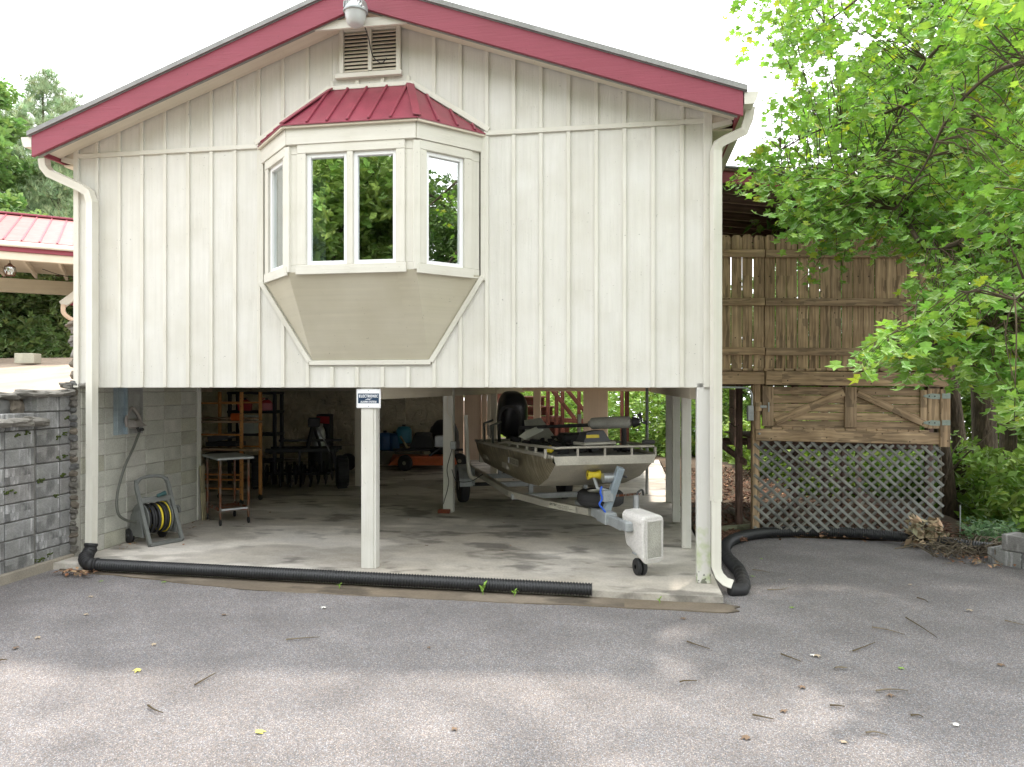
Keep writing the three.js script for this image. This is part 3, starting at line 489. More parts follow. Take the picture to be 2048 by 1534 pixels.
{
  const r = rng(22), s = thing('stone_pilaster', 'narrow stacked stone pilaster beside the white downspout', 'pilaster', [-6.76, 0, -0.12]);
  part(s, 'mortar_core', box(0.07, 2.2, 0.22, 0, 'y'), M.mortar, [0.0, 1.1, -0.06]);
  for (let y = 0.04; y < 2.1;) { const h = 0.06 + r() * 0.06; stone(s, 0.0, y + h / 2, 0.02 + jit(0.012, r), 0.12, h * 0.96, 0.2, r); y += h; }
  for (let k = 0; k < 4; k++) stone(s, -0.12 + k * 0.09, 2.13 + jit(0.012, r), 0.0, 0.16, 0.07, 0.3, r);
  const t = thing('stone_pillar', 'rough stacked grey stone pillar standing on the terrace by the house corner', 'pillar', [-6.93, 2.05, -0.55]);
  part(t, 'mortar_core', box(0.22, 1.0, 0.3, 0, 'y'), M.mortar, [0.0, 0.5, -0.05]);
  for (let y = 0.0; y < 0.82;) { const h = 0.08 + r() * 0.09; stone(t, -0.05 + jit(0.02, r), y + h / 2, 0.05, 0.3, h * 0.97, 0.36, r); y += h; }
  stone(t, -0.04, 0.86, 0.05, 0.4, 0.07, 0.42, r, 'cap_stone');
}
for (const [px, k] of [[47, 0], [65, 1]]) single('concrete_block', 'pale concrete block at the edge of the terrace below the trees', 'block', box(0.19, 0.2, 0.3, 0.008, 'x', k), whiteBlocks[3], at(px, 717, 14.2).toArray(), [0, 0.3, 0], 'pale blocks on the terrace edge');
// ---------- open pavilion behind the terrace ----------
{
  const a = 52 * Math.PI / 180, dx = Math.sin(a), dz = -Math.cos(a);
  const P = thing('pavilion', 'open pavilion with red metal roof and cream beams beyond the terrace', 'pavilion', [at(0, 480, 14).x, 0, at(0, 480, 14).z], Math.atan2(-dz, dx)); // local x along the eave, local -z behind
  const E = 5.02, L0 = -3, L1 = 4.6, D = 3.2, rise = 1.15;
  part(P, 'roof_sheet', hull([V(L0, E, 0), V(L1, E, 0), V(L0, E + rise, -D), V(L1, E + rise, -D), V(L0, E - 0.03, 0), V(L1, E - 0.03, 0), V(L0, E + rise - 0.03, -D), V(L1, E + rise - 0.03, -D)]), M.sunlitRed);
  part(P, 'roof_sheet', hull([V(L0, E + rise, -D), V(L1, E + rise, -D), V(L0, E, -2 * D), V(L1, E, -2 * D), V(L0, E + rise - 0.03, -D), V(L1, E + rise - 0.03, -D), V(L0, E - 0.03, -2 * D), V(L1, E - 0.03, -2 * D)]), M.redMetal);
  for (let x = L0 + 0.05; x < L1; x += 0.3) part(P, 'roof_rib', barG(V(x, E + 0.012, 0.0), V(x, E + rise + 0.012, -D), 0.03, 0.025, 0.005), M.redMetal);
  part(P, 'ridge_cap', box(L1 - L0, 0.05, 0.2, 0.01), M.redMetal, [(L0 + L1) / 2, E + rise + 0.02, -D]);
  part(P, 'gutter', box(L1 - L0, 0.1, 0.1, 0.02), M.gutter, [(L0 + L1) / 2, E - 0.08, 0.05]);
  part(P, 'fascia', box(L1 - L0, 0.09, 0.04, 0.004), M.red, [(L0 + L1) / 2, E - 0.175, 0.0]);
  part(P, 'eave_beam', box(L1 - L0, 0.16, 0.12, 0.006), M.soffit, [(L0 + L1) / 2, E - 0.3, -0.08]);
  for (let x = L0 + 0.3; x < L1; x += 0.61) part(P, 'rafter', barG(V(x, E - 0.3, -0.14), V(x, E - 0.3, -2.9), 0.05, 0.12, 0.004), M.soffit);
  part(P, 'ceiling_board', box(L1 - L0, 0.03, 2.9, 0), M.soffit, [(L0 + L1) / 2, E - 0.2, -1.6]);
  part(P, 'rear_beam', box(L1 - L0, 0.32, 0.14, 0.008), M.tan, [(L0 + L1) / 2, E - 0.55, -2.9]);
  part(P, 'bracket', box(0.12, 0.2, 0.1, 0.006), M.rust, [1.35, E - 0.52, -2.78]);
  for (const x of [L0 + 0.2, L1 - 0.2]) for (const z of [-0.1, -2.9]) part(P, 'post', box(0.14, E - 2.9, 0.14, 0.006, 'y'), M.tan, [x, (E + 2.3) / 2, z]);
  part(P, 'slack_cable', sweep([V(0.6, E - 0.36, -1.2), V(0.95, E - 0.46, -1.25), V(1.3, E - 0.48, -1.3), V(1.75, E - 0.38, -1.3)], 0.008, 5, 16), M.wire);
  const lp = at(20, 540, 14.3), T2 = thing('hanging_lantern', 'small brass and glass lantern hanging on a chain in the pavilion', 'lantern', [lp.x, lp.y, lp.z]);
  part(T2, 'chain', cyl(V(0, 0.11, 0), V(0, 0.34, 0), 0.008), M.wire); part(T2, 'cap', lathe([[0.0, 0.14], [0.03, 0.13], [0.045, 0.1], [0.09, 0.07], [0.1, 0.055]], 8), M.rust);
  part(T2, 'glass_body', lathe([[0.09, 0.055], [0.1, -0.02], [0.075, -0.11]], 8), M.glass); part(T2, 'base', lathe([[0.0, -0.12], [0.08, -0.12], [0.08, -0.105], [0, -0.1]], 8), M.rust);
  for (let k = 0; k < 8; k++) { const q = k / 8 * Math.PI * 2, c = Math.cos(q), s = Math.sin(q); part(T2, 'cage_bar', sweep([V(c * 0.092, 0.06, s * 0.092), V(c * 0.104, -0.02, s * 0.104), V(c * 0.078, -0.112, s * 0.078)], 0.006, 4), M.rust); }
  part(T2, 'candle', cyl(V(0, -0.1, 0), V(0, -0.02, 0), 0.018), M.gutter);
}
{ // gable end of the building beyond
  const p = at(146, 620, 15.5), c = thing('far_cottage', 'cream eave and downspout of the building beyond the pavilion', 'building', [p.x, 0, p.z]);
  part(c, 'wall', box(3.0, 2.6, 0.2, 0.01, 'y'), M.pinkTan, [1.5, 3.3, -0.4]);
  part(c, 'roof', hull([V(-0.28, 4.02, 0), V(2.2, 5.6, 0), V(-0.28, 3.94, 0), V(2.2, 5.5, 0), V(-0.28, 4.02, -2), V(2.2, 5.6, -2), V(-0.28, 3.94, -2), V(2.2, 5.5, -2)]), M.pinkTan);
  part(c, 'rake_board', barG(V(-0.25, 3.9, 0.03), V(2.2, 5.45, 0.03), 0.05, 0.18), M.gutter);
  part(c, 'soffit', hull([V(-0.1, 3.9, 0), V(1, 4.5, 0), V(1, 3.9, 0), V(-0.1, 3.9, -0.3), V(1, 4.5, -0.3), V(1, 3.9, -0.3)]), M.red);
  part(c, 'downspout', sweep([V(-0.15, 3.9, 0.1), V(-0.14, 3.72, 0.1), V(-0.05, 3.6, 0), V(0.05, 3.55, -0.1), V(0.06, 3.4, -0.1), V(0.06, 2.7, -0.1)], 0.05, 6, 24), M.pinkTan);
}
// ---------- deck, fence, gate, lattice, porch roof ----------
const DK = { o: [at(1440, 775, 10.28).x, 0, at(1440, 775, 10.28).z], a: YAW, X: (px) => (px - 1440) / 138.13, Y: (py) => 2.1 + (775 - py) / 138.13 };
{
  const { X, Y } = DK, r = rng(41), W = () => pick(deckWood, r), bx = (px0, px1, py0, py1, d, grain, off) => box(X(px1) - X(px0), Y(py0) - Y(py1), d, 0.005, grain, off ?? Math.floor(r() * 6) * 0.27), c2 = (a, b) => (a + b) / 2;
  const F = thing('privacy_fence', 'brown dog-eared picket privacy fence standing on the deck', 'fence', DK.o, DK.a);
  const n = 21, pitch = X(1905) / n;
  for (let k = 0; k < n; k++) {
    const w = 0.147 + jit(0.003, r), h = Y(470) - Y(742) + jit(0.012, r), o = Math.floor(r() * 5) * 0.31;
    part(F, 'picket', prism([[-w / 2, 0], [w / 2, 0], [w / 2, h - 0.04], [w / 2 - 0.035, h], [-w / 2 + 0.035, h], [-w / 2, h - 0.04]], 0.017, 'y', o), W(), [pitch * (k + 0.5), Y(742), -0.018], [0, jit(0.02, r), jit(0.004, r)]);
  }
  for (const [py, dy] of [[507, 2], [603.5, 2], [702, 3]]) for (const [a, b] of [[1440, 1528], [1530, 1905]]) part(F, 'rail', bx(a, b, py - 7.5, py + 7.5, 0.038, 'x'), W(), [X(c2(a, b)), Y(py + dy * (c2(a, b) - 1440) / 465), 0.02], [0, 0, -0.003]);
  part(F, 'post', box(0.09, 2.6, 0.09, 0.006, 'y'), W(), [X(1896), Y(775) + 0.9, -0.09]); part(F, 'post', box(0.09, 2.6, 0.09, 0.006, 'y'), W(), [X(1530), Y(775) + 0.9, -0.09]);
  const K = thing('deck', 'weathered brown timber deck frame carrying the picket fence', 'deck', DK.o, DK.a);
  part(K, 'rim_joist', bx(1440, 1526, 744, 769, 0.04, 'x'), W(), [X(1483), Y(756), 0.045]); part(K, 'rim_joist', bx(1528, 1890, 743, 770, 0.045, 'x'), W(), [X(1709), Y(758), 0.06], [0, 0, -0.012]);
  for (let k = 0; k < 22; k++) part(K, 'deck_board', box(0.135, 0.035, 3.6, 0.004, 'z', Math.floor(r() * 5) * 0.2), W(), [0.08 + k * 0.152, Y(739.5), -1.76]);
  part(K, 'leg_post', bx(1505, 1519, 770, 1066, 0.09, 'y'), W(), [X(1512), Y(918), -0.04]);
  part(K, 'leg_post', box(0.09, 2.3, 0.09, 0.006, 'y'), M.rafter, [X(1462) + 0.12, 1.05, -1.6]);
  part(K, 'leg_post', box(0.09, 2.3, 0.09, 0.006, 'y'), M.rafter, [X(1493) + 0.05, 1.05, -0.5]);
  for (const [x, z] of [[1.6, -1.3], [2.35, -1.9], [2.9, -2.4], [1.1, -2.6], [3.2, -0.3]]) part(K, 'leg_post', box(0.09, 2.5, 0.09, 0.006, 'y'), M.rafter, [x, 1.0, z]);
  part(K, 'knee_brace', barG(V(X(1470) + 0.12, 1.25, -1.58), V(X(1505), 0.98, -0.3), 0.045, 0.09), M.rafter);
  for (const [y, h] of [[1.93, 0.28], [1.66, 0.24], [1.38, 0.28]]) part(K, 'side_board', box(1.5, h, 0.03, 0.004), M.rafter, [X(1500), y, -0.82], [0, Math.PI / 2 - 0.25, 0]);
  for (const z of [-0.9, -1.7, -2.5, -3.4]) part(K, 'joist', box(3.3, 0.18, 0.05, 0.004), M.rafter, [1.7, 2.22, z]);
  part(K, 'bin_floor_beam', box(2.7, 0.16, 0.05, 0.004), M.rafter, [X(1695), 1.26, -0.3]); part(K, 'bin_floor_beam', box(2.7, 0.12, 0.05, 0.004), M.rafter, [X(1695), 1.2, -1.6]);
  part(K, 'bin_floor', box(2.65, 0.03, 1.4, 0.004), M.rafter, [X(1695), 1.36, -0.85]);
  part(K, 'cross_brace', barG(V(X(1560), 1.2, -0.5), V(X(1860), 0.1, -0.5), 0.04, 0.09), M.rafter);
  part(K, 'bottom_plate', bx(1510, 1880, 859, 883, 0.04, 'x', 0.4), W(), [X(1695), Y(873), 0.02], [0, 0, -0.022]);
  part(K, 'plate_end_post', bx(1876, 1896, 778, 893, 0.06, 'y'), W(), [X(1886), Y(836), 0.03]);
  for (let k = 0; k < 15; k++) part(K, 'board_end', box(0.145, 0.042, 0.06, 0.004, 'x', r()), W(), [X(1552) + k * 0.152, Y(856.5) - k * 0.152 * 0.022, 0.0 + jit(0.006, r)], [0, 0, -0.022]);
  part(K, 'bolt', cyl(V(0, 0, 0), V(0, 0, 0.03), 0.014), M.galv, [X(1516), Y(867), 0.04]);
  part(K, 'latch_post', bx(1508, 1520, 768, 860, 0.05, 'y'), W(), [X(1514), Y(814), 0.0]);
  const G = thing('timber_gate', 'low braced timber hatch door with grey strap hinges below the fence', 'gate', DK.o, DK.a);
  const tilt = (px) => (px - 1527) * 0.012;
  for (let k = 0; k < 5; k++) part(G, 'plank', box(X(1840) - X(1530), 0.116, 0.022, 0.004, 'x', k * 0.41), W(), [X(1684), Y(781 + k * 17) - 0.01, 0.0 + jit(0.002, r)], [0, 0, -0.010]);
  part(G, 'stile', bx(1523, 1545, 772, 851, 0.03, 'y'), W(), [X(1534), Y(812), 0.03]); part(G, 'stile', bx(1687, 1711, 773, 854, 0.03, 'y'), W(), [X(1699), Y(814), 0.03]);
  part(G, 'stile', bx(1838, 1852, 778, 848, 0.024, 'y'), W(), [X(1845), Y(815), 0.028]); part(G, 'stile', bx(1852.5, 1876, 777, 857, 0.03, 'y'), W(), [X(1864), Y(817), 0.03]);
  part(G, 'brace', barG(V(X(1549), Y(843), 0.03), V(X(1686), Y(785), 0.03), 0.028, 0.105, 0.004), W()); part(G, 'brace', barG(V(X(1712), Y(785), 0.03), V(X(1853), Y(850), 0.03), 0.028, 0.1, 0.004), W());
  for (const py of [792, 845]) { const g = prism([[0, -0.012], [0.12, -0.04], [0.24, -0.04], [0.25, 0.03], [0.12, 0.04], [0, 0.012]], 0.006); const h = part(G, 'strap_hinge', g, M.greenMetal, [X(1843), Y(py), 0.047], [0, 0, -0.02]); part(h, 'bolt_head', cyl(V(0.08, 0, 0.004), V(0.08, 0, 0.012), 0.01, 0.01, 8), M.dark); part(h, 'bolt_head', cyl(V(0.16, 0, 0.004), V(0.16, 0, 0.012), 0.01, 0.01, 8), M.dark); part(G, 'hinge_leaf', box(0.12, 0.075, 0.006, 0.002), M.greenMetal, [X(1887), Y(py), 0.064]); }
  part(G, 'latch', box(0.09, 0.035, 0.02, 0.003), M.galv, [X(1524), Y(813), 0.055]); part(G, 'hasp', box(0.02, 0.14, 0.012, 0.003), M.galv, [X(1535), Y(814), 0.05]); part(G, 'latch_block', box(0.09, 0.13, 0.04, 0.004, 'y'), W(), [X(1515), Y(813), 0.035]);
  const LT = thing('lattice_screen', 'grey weathered diagonal lattice screen under the timber deck', 'lattice', DK.o, DK.a);
  const lx0 = X(1508), lx1 = X(1887), top = (x) => Y(880) - (x - lx0) * 0.033, bot = (x) => Y(1060) - (x - lx0) * 0.03, step = 0.167;
  for (const s of [1, -1]) for (let k = -14; k < 34; k++) {      // strips at about 42 degrees, clipped to the panel
    const m = s * -0.88, xa = lx0 + k * step * 1.02, f = (x) => Y(970) + m * (x - xa); let a = null, b = null;
    for (let x = lx0; x <= lx1; x += 0.004) { const y = f(x); if (y < top(x) && y > bot(x)) { if (a === null) a = x; b = x; } }
    if (a === null || b - a < 0.05) continue;
    part(LT, 'strip', barG(V(a, f(a), s * 0.006), V(b, f(b), s * 0.006), 0.009, 0.042, 0.002), pick(latWood, r));
  }
  part(LT, 'batten', barG(V(X(1719), Y(893), -0.03), V(X(1719), Y(1064), -0.03), 0.04, 0.08, 0.004, V(1, 0, 0)), M.rafter);
  // conduit and switch box
  const C = thing('electrical_box', 'grey outdoor electrical box with bent conduit on the deck post', 'electrical box', DK.o, DK.a);
  part(C, 'box_body', box(0.085, 0.22, 0.06, 0.008), M.galv, [X(1498), Y(826), 0.05]); part(C, 'cover_plate', box(0.075, 0.2, 0.008, 0.003), M.galv, [X(1498), Y(826), 0.085]);
  part(C, 'conduit', sweep([V(X(1440) - 0.2, Y(774), 0.03), V(X(1470), Y(775), 0.03), V(X(1492), Y(777), 0.04), V(X(1500), Y(785), 0.05), V(X(1502), Y(812), 0.05)], 0.014, 8, 40), M.galv);
  // porch roof
  const PR = thing('porch_roof', 'shed porch roof with dark exposed rafters and burgundy fascia over the deck', 'roof');
  const A = at(1436, 352, 9.6), B = at(2010, 402, 9.6), dir = B.clone().sub(A), back = V(-SN, 0, -CS);
  const row = (d, dy = 0) => [A.clone().addScaledVector(back, d).add(V(0, dy, 0)), B.clone().addScaledVector(back, d).add(V(0, dy, 0))];
  { const [p, q] = row(0); part(PR, 'fascia', barG(p, q, 0.035, 0.17), M.red); part(PR, 'drip_edge', barG(p.clone().add(V(0, 0.1, 0.01)), q.clone().add(V(0, 0.1, 0.01)), 0.07, 0.03), M.drip); }
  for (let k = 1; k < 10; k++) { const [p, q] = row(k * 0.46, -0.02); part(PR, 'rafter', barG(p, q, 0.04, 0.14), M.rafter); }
  { const [p, q] = row(2.3, 0.085); part(PR, 'roof_deck', barG(p, q, 4.7, 0.03, 0), M.porchDark); const [p2, q2] = row(2.3, 0.12); part(PR, 'roof_sheet', barG(p2, q2, 4.75, 0.02, 0), M.roofGrey); }
  { const q = at(1900, 400, 10.5); part(PR, 'post', box(0.1, q.y - 2.3, 0.1, 0.006, 'y'), M.rafter, [q.x, (q.y + 2.1) / 2, q.z]); const b0 = at(1900, 408, 9.9), b1 = b0.clone().addScaledVector(back, 4); part(PR, 'end_beam', barG(b0, b1, 0.09, 0.2), M.rafter); }
}
// mulch bed and edging logs between the house and the deck
{
  const r = rng(61), pos = [], L = [], cols = [];
  const g0 = box(0.07, 0.008, 0.022, 0), put = (x, z, y, k = 1) => { L.push(new THREE.Matrix4().compose(V(x, y + r() * 0.025, z), new THREE.Quaternion().setFromEuler(new THREE.Euler(jit(0.5, r), r() * 6.3, jit(0.5, r))), V(0.5 + r() * k, 1, 0.5 + r()))); const t = 0.6 + r() * 0.9; cols.push(col(0.14 * t, 0.075 * t, 0.05 * t)); };
  structure('mulch_bed', (() => { const g = prism([[1.02, 2.5], [1.7, 2.75], [1.75, 2.95], [5.2, 3.5], [5.4, 9], [4, 13], [1.02, 13]], 0.1); g.rotateX(-Math.PI / 2); g.translate(0, -0.11, 0); return g; })(), M.soil);
  for (let i = 0; i < 5200; i++) { const z = -2.35 - Math.pow(r(), 1.5) * 9, x = 1.05 + r() * (z > -3 ? 0.6 : 3.9); put(x, z, -0.01); }
  const g = new THREE.Group(); const o = copies(scene, 'bark_mulch', g0, mat([1, 1, 1], { roughness: 1 }), L, cols); o.userData.label = 'brown bark mulch covering the bed behind the deck'; o.userData.category = 'mulch';
  const logs = [['short pale edging log lying in the mulch nearer the tall deck post', onY(1462, 1025), onY(1482, 1040)], ['split pale edging log lying in the mulch against the lattice', onY(1476, 1042), onY(1500, 1058)]];
  for (const [lb, p, q] of logs) { p.y = q.y = 0.04; single('edging_log', lb, 'log', sweep([p, p.clone().lerp(q, 0.3), p.clone().lerp(q, 0.7), q], (t) => 0.058 + 0.006 * Math.sin(t * 9), 9), M.barkPale); }
  const b0 = onY(1441, 1063), b1 = onY(1503, 1057); b0.y = b1.y = 0.03; single('edging_board', 'mossy green edging board at the front of the mulch', 'board', barG(b0, b1, 0.04, 0.09), mat([0.26, 0.27, 0.18], { map: T.wood, roughness: 0.95 }));
}
// stepped concrete block stub at the edge of the drive
{
  const p = onY(1995, 1128, -0.1), w = thing('block_steps', 'stepped grey concrete block wall end at the edge of the driveway', 'block wall', [p.x, -0.1, p.z], -0.95), r = rng(8);
  for (let j = 0; j < 3; j++) for (let k = j * 0.55 + (j ? 0 : 0); k < 7; k++) part(w, 'block', box(0.393, 0.192, 0.3, 0.009, 'x', r()), pick(blockMats, r), [0.1 + k * 0.4 - (j % 2 ? 0.05 : 0), 0.1 + j * 0.2, -0.1 + jit(0.004, r)]);
}
// ---------- things around the carport ----------
{ // lamp at the gable peak
  const p = onZ(711, 30, 0.52), t = thing('security_light', 'grey finned dusk to dawn lamp with clear lens at the gable peak', 'lamp', p.toArray());
  part(t, 'lens', lathe([[0.0, -0.125], [0.05, -0.122], [0.085, -0.1], [0.105, -0.04], [0.115, 0.02], [0.125, 0.03]], 24), mat([0.72, 0.74, 0.74], { phys: true, transmission: 0.35, thickness: 0, roughness: 0.35 }));
  part(t, 'housing', lathe([[0.128, 0.022], [0.132, 0.03], [0.128, 0.045], [0.11, 0.08], [0.08, 0.12], [0.0, 0.125]], 24), M.galv);
  for (let k = 0; k < 9; k++) part(t, 'cooling_fin', prism([[-0.1, 0], [0.1, 0], [0.09, 0.07], [0.05, 0.1], [-0.05, 0.1], [-0.09, 0.07]], 0.006), M.galv, [-0.1 + k * 0.025, 0.045, 0], [0, Math.PI / 2, 0]);
  part(t, 'bracket', box(0.05, 0.05, 0.12, 0.006), M.galv, [0, 0.05, -0.12]);
  part(t, 'cable', sweep([V(0.03, 0.0, -0.14), V(0.05, -0.12, -0.25), V(0.06, -0.28, -0.4), V(0.14, -0.33, -0.44), V(0.2, -0.28, -0.44)], 0.006, 5, 24), M.wire);
}
{ // alarm notice on the centre post
  const p0 = onZ(714, 778, -0.03), p1 = onZ(762, 816, -0.03), w = p1.x - p0.x, h = p0.y - p1.y, C = document.createElement('canvas'); C.width = 512; C.height = 400; const g = C.getContext('2d');
  g.fillStyle = '#e9eaec'; g.fillRect(0, 0, 512, 400); g.strokeStyle = '#888'; g.lineWidth = 5; g.strokeRect(14, 14, 484, 372); g.fillStyle = '#1d3550'; g.fillRect(30, 92, 452, 212);
  g.fillStyle = '#f2f3f5'; g.textAlign = 'center'; g.font = 'bold 84px sans-serif'; g.save(); g.translate(256, 178); g.scale(0.82, 1); g.fillText('ELECTRONIC', 0, 0); g.restore();
  g.beginPath(); g.moveTo(170, 232); g.lineTo(250, 200); g.lineTo(258, 212); g.lineTo(345, 196); g.lineTo(262, 230); g.lineTo(254, 218); g.closePath(); g.fill();
  g.font = 'bold 58px sans-serif'; g.save(); g.translate(256, 290); g.scale(0.82, 1); g.fillText('ALARM SYSTEM', 0, 0); g.restore();
  g.fillStyle = '#555'; for (const y of [32, 366]) { g.beginPath(); g.arc(256, y, 8, 0, 7); g.fill(); }
  const tx = new THREE.CanvasTexture(C); tx.colorSpace = THREE.SRGBColorSpace;
  const s = thing('alarm_sign', 'white and navy ELECTRONIC ALARM SYSTEM sign screwed to the centre post', 'sign', [(p0.x + p1.x) / 2, (p0.y + p1.y) / 2, -0.018]);
  part(s, 'sign_plate', box(w, h, 0.006, 0.002), M.vinyl, [0, 0, 0]); part(s, 'sign_face', new THREE.PlaneGeometry(w * 0.985, h * 0.985), mat([1, 1, 1], { map: tx, roughness: 0.4 }), [0, 0, 0.0045]);
}
// corrugated drain pipes
const ridged = (pts, r, len) => { const n = Math.round(len / 0.031) * 4; return sweep(pts, (t) => r + 0.008 * Math.cos(t * n / 4 * 2 * Math.PI), 16, n); };
{
  const px = [[212, 1122], [330, 1131], [480, 1136], [650, 1144], [800, 1152], [1000, 1161], [1186, 1167]], P = px.map(([a, b]) => { const q = onY(a, b, 0.02); q.y = 0.025; return q; });
  P.forEach((q, i) => { q.z = Math.max(q.z, 0.37 + i * 0.022); });
  let L = 0; for (let i = 1; i < P.length; i++) L += P[i].distanceTo(P[i - 1]);
  const t = thing('drain_pipe', 'straight black corrugated drain pipe lying along the front of the slab', 'pipe');
  const o = part(t, 'pipe', ridged(P, 0.062, L), M.black);
  const a = P[0], e = a.clone().add(P[0].clone().sub(P[1]).normalize().multiplyScalar(0.12));
  const D = onZ(184, 400, 0.07).x; part(t, 'elbow', sweep([a.clone().add(V(0.04, 0, 0)), e.clone().lerp(a, 0.4), V(D + 0.02, 0.06, 0.2), V(D, 0.1, 0.11), V(D, 0.2, 0.08)], (q) => 0.072 + 0.006 * Math.sin(q * 60), 16, 60), M.blackM);
  const r = rng(4);
  const E = onZ(1432, 400, 0.09).x, t2 = thing('curved_drain_pipe', 'long curved black corrugated drain pipe running past the lattice', 'pipe');
  const Q = [V(E + 0.13, -0.01, 0.14), V(E + 0.25, -0.02, 0.1), ...[[1478, 1142], [1456, 1118], [1450, 1096], [1470, 1078], [1530, 1066], [1620, 1063], [1720, 1067], [1830, 1077], [1925, 1090], [1990, 1098]].map(([a, b]) => { const q = onY(a, b, 0.0); q.y = 0.005; return q; })];
  let L2 = 0; for (let i = 1; i < Q.length; i++) L2 += Q[i].distanceTo(Q[i - 1]);
  part(t2, 'pipe', ridged(Q.slice(2), 0.068, L2 - 0.4), M.black); part(t2, 'elbow', sweep(Q.slice(0, 4), (q) => 0.07 + 0.007 * Math.sin(q * 70), 16, 60), M.blackM);
}
{ // hose reel cart
  const t = thing('hose_reel', 'grey plastic hose reel cart with wound black and yellow hose', 'hose reel', [-6.3, 0.0, -0.95], 1.12); t.scale.setScalar(1.1);
  const fr = (x) => sweep([V(x, 0.02, 0.22), V(x, 0.03, 0.24), V(x, 0.35, 0.08), V(x, 0.7, -0.08), V(x * 0.92, 0.77, -0.11)], 0.028, 4, 0, true);
  part(t, 'side_frame', fr(-0.2), M.greyPlastic); part(t, 'side_frame', fr(0.2), M.greyPlastic);
  part(t, 'handle_bar', sweep([V(-0.19, 0.74, -0.08), V(-0.13, 0.79, -0.1), V(0.13, 0.79, -0.1), V(0.19, 0.74, -0.08)], 0.022, 6, 18), M.greyPlastic);
  part(t, 'cross_bar', barG(V(-0.19, 0.53, 0.0), V(0.19, 0.53, 0.0), 0.03, 0.07, 0.006), M.greyPlastic); part(t, 'foot_bar', barG(V(-0.2, 0.025, 0.23), V(0.2, 0.025, 0.23), 0.05, 0.045, 0.006), M.greyPlastic);
  for (const x of [-0.205, 0.205]) part(t, 'side_plate', prism([[-0.22, 0.1], [0.12, 0.1], [0.02, 0.42], [-0.16, 0.36]].map(q => [q[0], q[1]]), 0.018), M.greyPlastic, [x, 0, 0], [0, -Math.PI / 2, 0]);
  for (const x of [-0.15, 0.15]) part(t, 'reel_disc', mv(lathe([[0.02, -0.008], [0.2, -0.008], [0.205, 0], [0.2, 0.008], [0.02, 0.008]], 28), 0, 0, 0, 0, 0, Math.PI / 2), M.greyPlastic, [x, 0.29, -0.07]);
  for (let k = 0; k < 7; k++) { const g = new THREE.TorusGeometry(0.155 + (k % 2) * 0.018, 0.017, 8, 28); part(t, 'hose_coil', g, k === 4 ? M.yellow : M.blackM, [-0.11 + k * 0.037, 0.29, -0.07], [0, Math.PI / 2, 0]); }
  part(t, 'yellow_stripe', new THREE.TorusGeometry(0.187, 0.007, 6, 32), M.yellow, [0.125, 0.29, -0.07], [0, Math.PI / 2, 0]);
  part(t, 'crank_handle', sweep([V(0.21, 0.29, -0.07), V(0.25, 0.29, -0.07), V(0.26, 0.38, -0.03), V(0.3, 0.4, -0.03), V(0.33, 0.32, -0.03)], 0.02, 6, 16), M.greyPlastic);
  for (const x of [-0.22, 0.19]) { const w = sub(t, 'wheel', [x, 0.09, -0.2]); part(w, 'tyre', mv(lathe([[0.02, -0.022], [0.085, -0.022], [0.09, 0], [0.085, 0.022], [0.02, 0.022]], 20), 0, 0, 0, 0, 0, Math.PI / 2), M.blackM); part(w, 'hub', mv(lathe([[0, -0.026], [0.03, -0.026], [0.03, 0.026], [0, 0.026]], 12), 0, 0, 0, 0, 0, Math.PI / 2), M.black); }
  part(t, 'nozzle', cyl(V(0.0, 0.57, 0.03), V(0.1, 0.6, 0.05), 0.02, 0.028), mat([0.02, 0.07, 0.07]));
  const hp = onX(262, 838, -6.64), h = thing('hose_hanger', 'taupe plastic hose hanger bolted to the white block wall', 'hanger', [-6.64, hp.y, hp.z]);
  part(h, 'hanger_ring', sweep([V(0.03, -0.1, 0.12), V(0.03, -0.1, -0.12), V(0.03, 0.0, -0.14), V(0.02, 0.12, -0.05), V(0.02, 0.15, 0), V(0.02, 0.12, 0.05), V(0.03, 0.0, 0.14), V(0.03, -0.1, 0.12)], 0.022, 6, 48), mat([0.30, 0.27, 0.25], { roughness: 0.5 }));
  part(h, 'hanger_trough', hull([V(0, -0.11, -0.13), V(0, -0.11, 0.13), V(0.17, -0.1, -0.1), V(0.17, -0.1, 0.1), V(0, 0.0, -0.1), V(0, 0.0, 0.1), V(0.1, -0.02, -0.05), V(0.1, -0.02, 0.05)]), mat([0.27, 0.245, 0.23], { roughness: 0.5 }));
  part(h, 'tap', cyl(V(0.06, -0.12, -0.05), V(0.09, -0.18, -0.05), 0.018), M.dark); part(h, 'tap_handle', cyl(V(0.09, -0.15, -0.12), V(0.09, -0.15, -0.07), 0.022, 0.022, 8), M.dark);
  const A = V(-6.55, hp.y - 0.18, hp.z - 0.05), S = [A, V(-6.56, 1.3, hp.z + 0.05), onX(249, 935, -6.56), onX(234, 995, -6.55), onX(238, 1030, -6.5), onX(262, 1043, -6.46), V(-6.42, 0.3, -0.84)];
  single('garden_hose', 'dark green garden hose hanging from the wall tap to the reel', 'hose', sweep(S, 0.017, 8, 60), M.hose);
  for (const [px0, px1, lb, m] of [[229, 250, 'pale blue galvanised channel fixed upright on the block wall', mat([0.42, 0.5, 0.55], { map: T.soft, roughness: 0.45, metalness: 0.5 })], [252, 281, 'dull grey flat metal duct cover fixed on the block wall', mat([0.40, 0.40, 0.38], { map: T.soft, roughness: 0.6, metalness: 0.3 })]]) { const a = onX(px0, 800, -6.64), b = onX(px1, 800, -6.64), w = a.z - b.z, ti = thing('metal_channel', lb, 'metal channel', [-6.652, 1.80, (a.z + b.z) / 2]); part(ti, 'web', box(0.012, 0.66, w, 0.002, 'y'), m, [0.0, 0, 0]); for (const s of [-1, 1]) part(ti, 'flange', box(0.05, 0.66, 0.01, 0.002, 'y'), m, [0.03, 0, s * (w / 2 - 0.006)]); }
